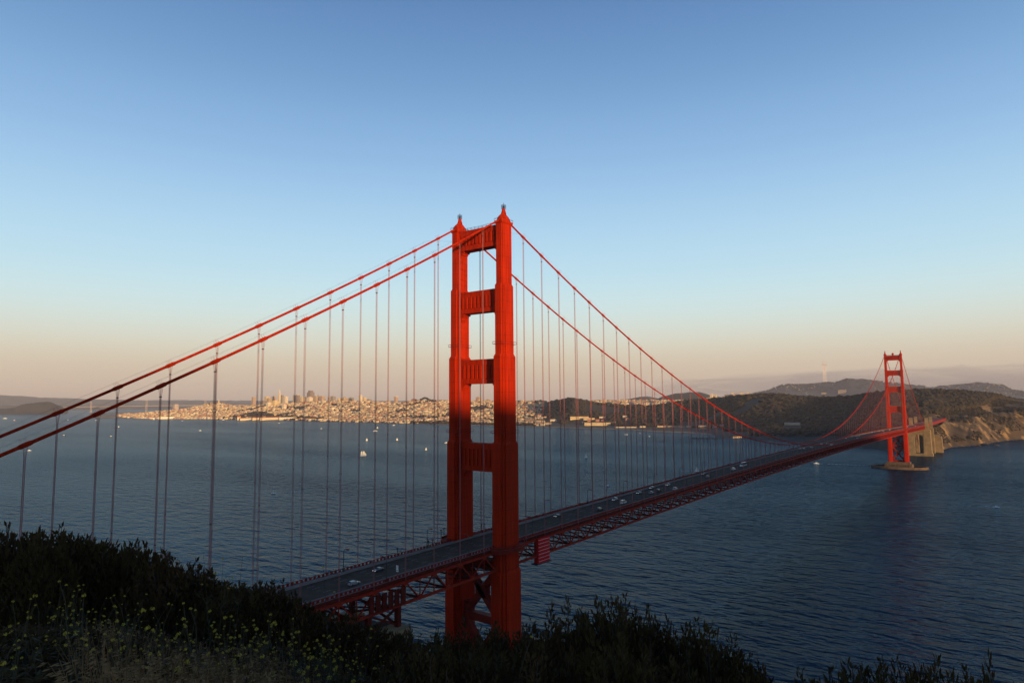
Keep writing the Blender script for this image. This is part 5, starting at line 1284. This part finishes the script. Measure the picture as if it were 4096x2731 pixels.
for u, r, vt, lab in ((870, 17, 2200, 'tall mustard spray standing against the water right of the left crest'), (905, 17, 2235, 'leaning mustard spray against the water left of a double rope'), (960, 18, 2215, 'mustard spray against the water between two double ropes'), (1335, 15, 2270, 'tall mustard plant rising in front of the road deck'), (1985, 6.2, 2545, 'single thin mustard stalk before the near tower foot')):
    mustard(u, r, at(u, vt, r).z-gz(u, r), lab, None)
# ---- dry wild oats
M['oat'] = mat('dry_oat_grass', (0.19, 0.105, 0.036), .9, var=.4, scale=5)
mb = MB(); rd = random.Random(4); n = 0
while n < 3600:
    u = rd.gauss(950, 290); r = rd.uniform(5.2, 13) if rd.random() < .8 else rd.uniform(12, 20)
    if u < 350 or u > 1750: continue
    h = rd.uniform(.4, .85); B = pol(u, r, gz(u, r)-.02); U, V = px((B.x, B.y, B.z+h))
    if V < interp([(350, 2480), (700, 2420), (1000, 2330), (1150, 2340), (1400, 2460), (1750, 2560)], u): continue
    a = rd.gauss(YAW+1.2, .8); ln = rd.uniform(.05, .3)*h; d = Vector((math.cos(a), math.sin(a), 0)); p1 = B+d*ln*.25+Vector((0, 0, h*.6)); p2 = B+d*ln+Vector((0, 0, h)); w = .0028 if r < 9 else .004
    sd = Vector((-FW.y, FW.x, 0)).normalized()*w; up_ = Vector((0, 0, w*.7))
    for q0, q1 in ((B, p1), (p1, p2)): mb.quad(q0-sd, q0+sd, q1+sd*.8, q1-sd*.8); dd = d*w; mb.quad(q0-dd, q0+dd, q1+dd*.8, q1-dd*.8)
    if rd.random() < .55:
        for k in range(rd.randint(5, 10)):
            t = rd.uniform(.5, 1.0); c = p1.lerp(p2, t); e1 = c+d*rd.uniform(.035, .08)+Vector((rd.gauss(0, .012), rd.gauss(0, .012), rd.uniform(-.03, .005))); ww = (e1-c).normalized().cross(Vector((0, 0, 1)))*.006+Vector((0, 0, .0045))
            mb.quad(c, c.lerp(e1, .6)-ww, e1, c.lerp(e1, .6)+ww)
    n += 1
tag(mb.build('wild_oats', M['oat']), 'dry straw-coloured wild oats among the flowers at bottom left', 'grass', kind='stuff')

# ================================================================== HAZE AND FOG
mb = MB(); mb.box(-4400, 25400, -8900, 25400, -12, 720)
m = bpy.data.materials.new('evening_haze'); m.use_nodes = True; t = m.node_tree; t.nodes.clear()
pv = t.nodes.new('ShaderNodeVolumePrincipled'); pv.inputs['Density'].default_value = 2.2e-5; pv.inputs['Color'].default_value = (0.93, 0.90, 0.92, 1); pv.inputs['Anisotropy'].default_value = 0.0
mo = t.nodes.new('ShaderNodeOutputMaterial'); t.links.new(pv.outputs[0], mo.inputs['Volume'])
tag(mb.build('haze', m), kind='stuff')

def fogmat(dens, col):
    m = bpy.data.materials.new('fog'); m.use_nodes = True; t = m.node_tree; t.nodes.clear()
    pv = t.nodes.new('ShaderNodeVolumePrincipled'); pv.inputs['Density'].default_value = dens; pv.inputs['Color'].default_value = col
    mo = t.nodes.new('ShaderNodeOutputMaterial'); t.links.new(pv.outputs[0], mo.inputs['Volume']); return m
FM = fogmat(3.6e-4, (0.42, 0.45, 0.56, 1))
mb = MB(); random.seed(3)
for u, v, d, hu, hv, dep in ((3850, 1528, 10800, 700, 52, 900), (3300, 1530, 10600, 420, 40, 800), (4050, 1500, 11500, 420, 32, 700), (3050, 1545, 11200, 420, 30, 700), (3500, 1505, 11800, 300, 26, 600), (2880, 1530, 12000, 260, 18, 450), (3270, 1516, 8650, 150, 24, 260), (3650, 1556, 6700, 900, 48, 420), (2900, 1570, 6900, 400, 26, 300)):
    P = at(u, v, d); a = az_of(u); hx, hz = hu/FPX*d, hv/FPX*d
    n1, n2 = 30, 14; b = len(mb.v); fx = Vector((math.cos(a), math.sin(a), 0)); fy = Vector((-fx.y, fx.x, 0))
    for i in range(n2+1):
        ph = math.pi*i/n2
        for j in range(n1):
            th = 2*math.pi*j/n1; k = 1+.3*fbm(math.cos(th)*1.6+u, math.sin(th)*1.6, ph)
            q = P+fx*(dep*math.sin(ph)*math.cos(th)*k)+fy*(hx*math.sin(ph)*math.sin(th)*k)+Vector((0, 0, hz*math.cos(ph)*(1+.45*fbm(math.cos(th)*1.3+u, math.sin(th)*3.2, 2))))
            mb.v.append(tuple(q))
    for i in range(n2):
        for j in range(n1): mb.face((b+i*n1+j, b+(i+1)*n1+j, b+(i+1)*n1+(j+1) % n1, b+i*n1+(j+1) % n1))
tag(mb.build('fog_bank', FM), 'low grey lilac fog bank lying over the hills at right', 'fog', kind='stuff')
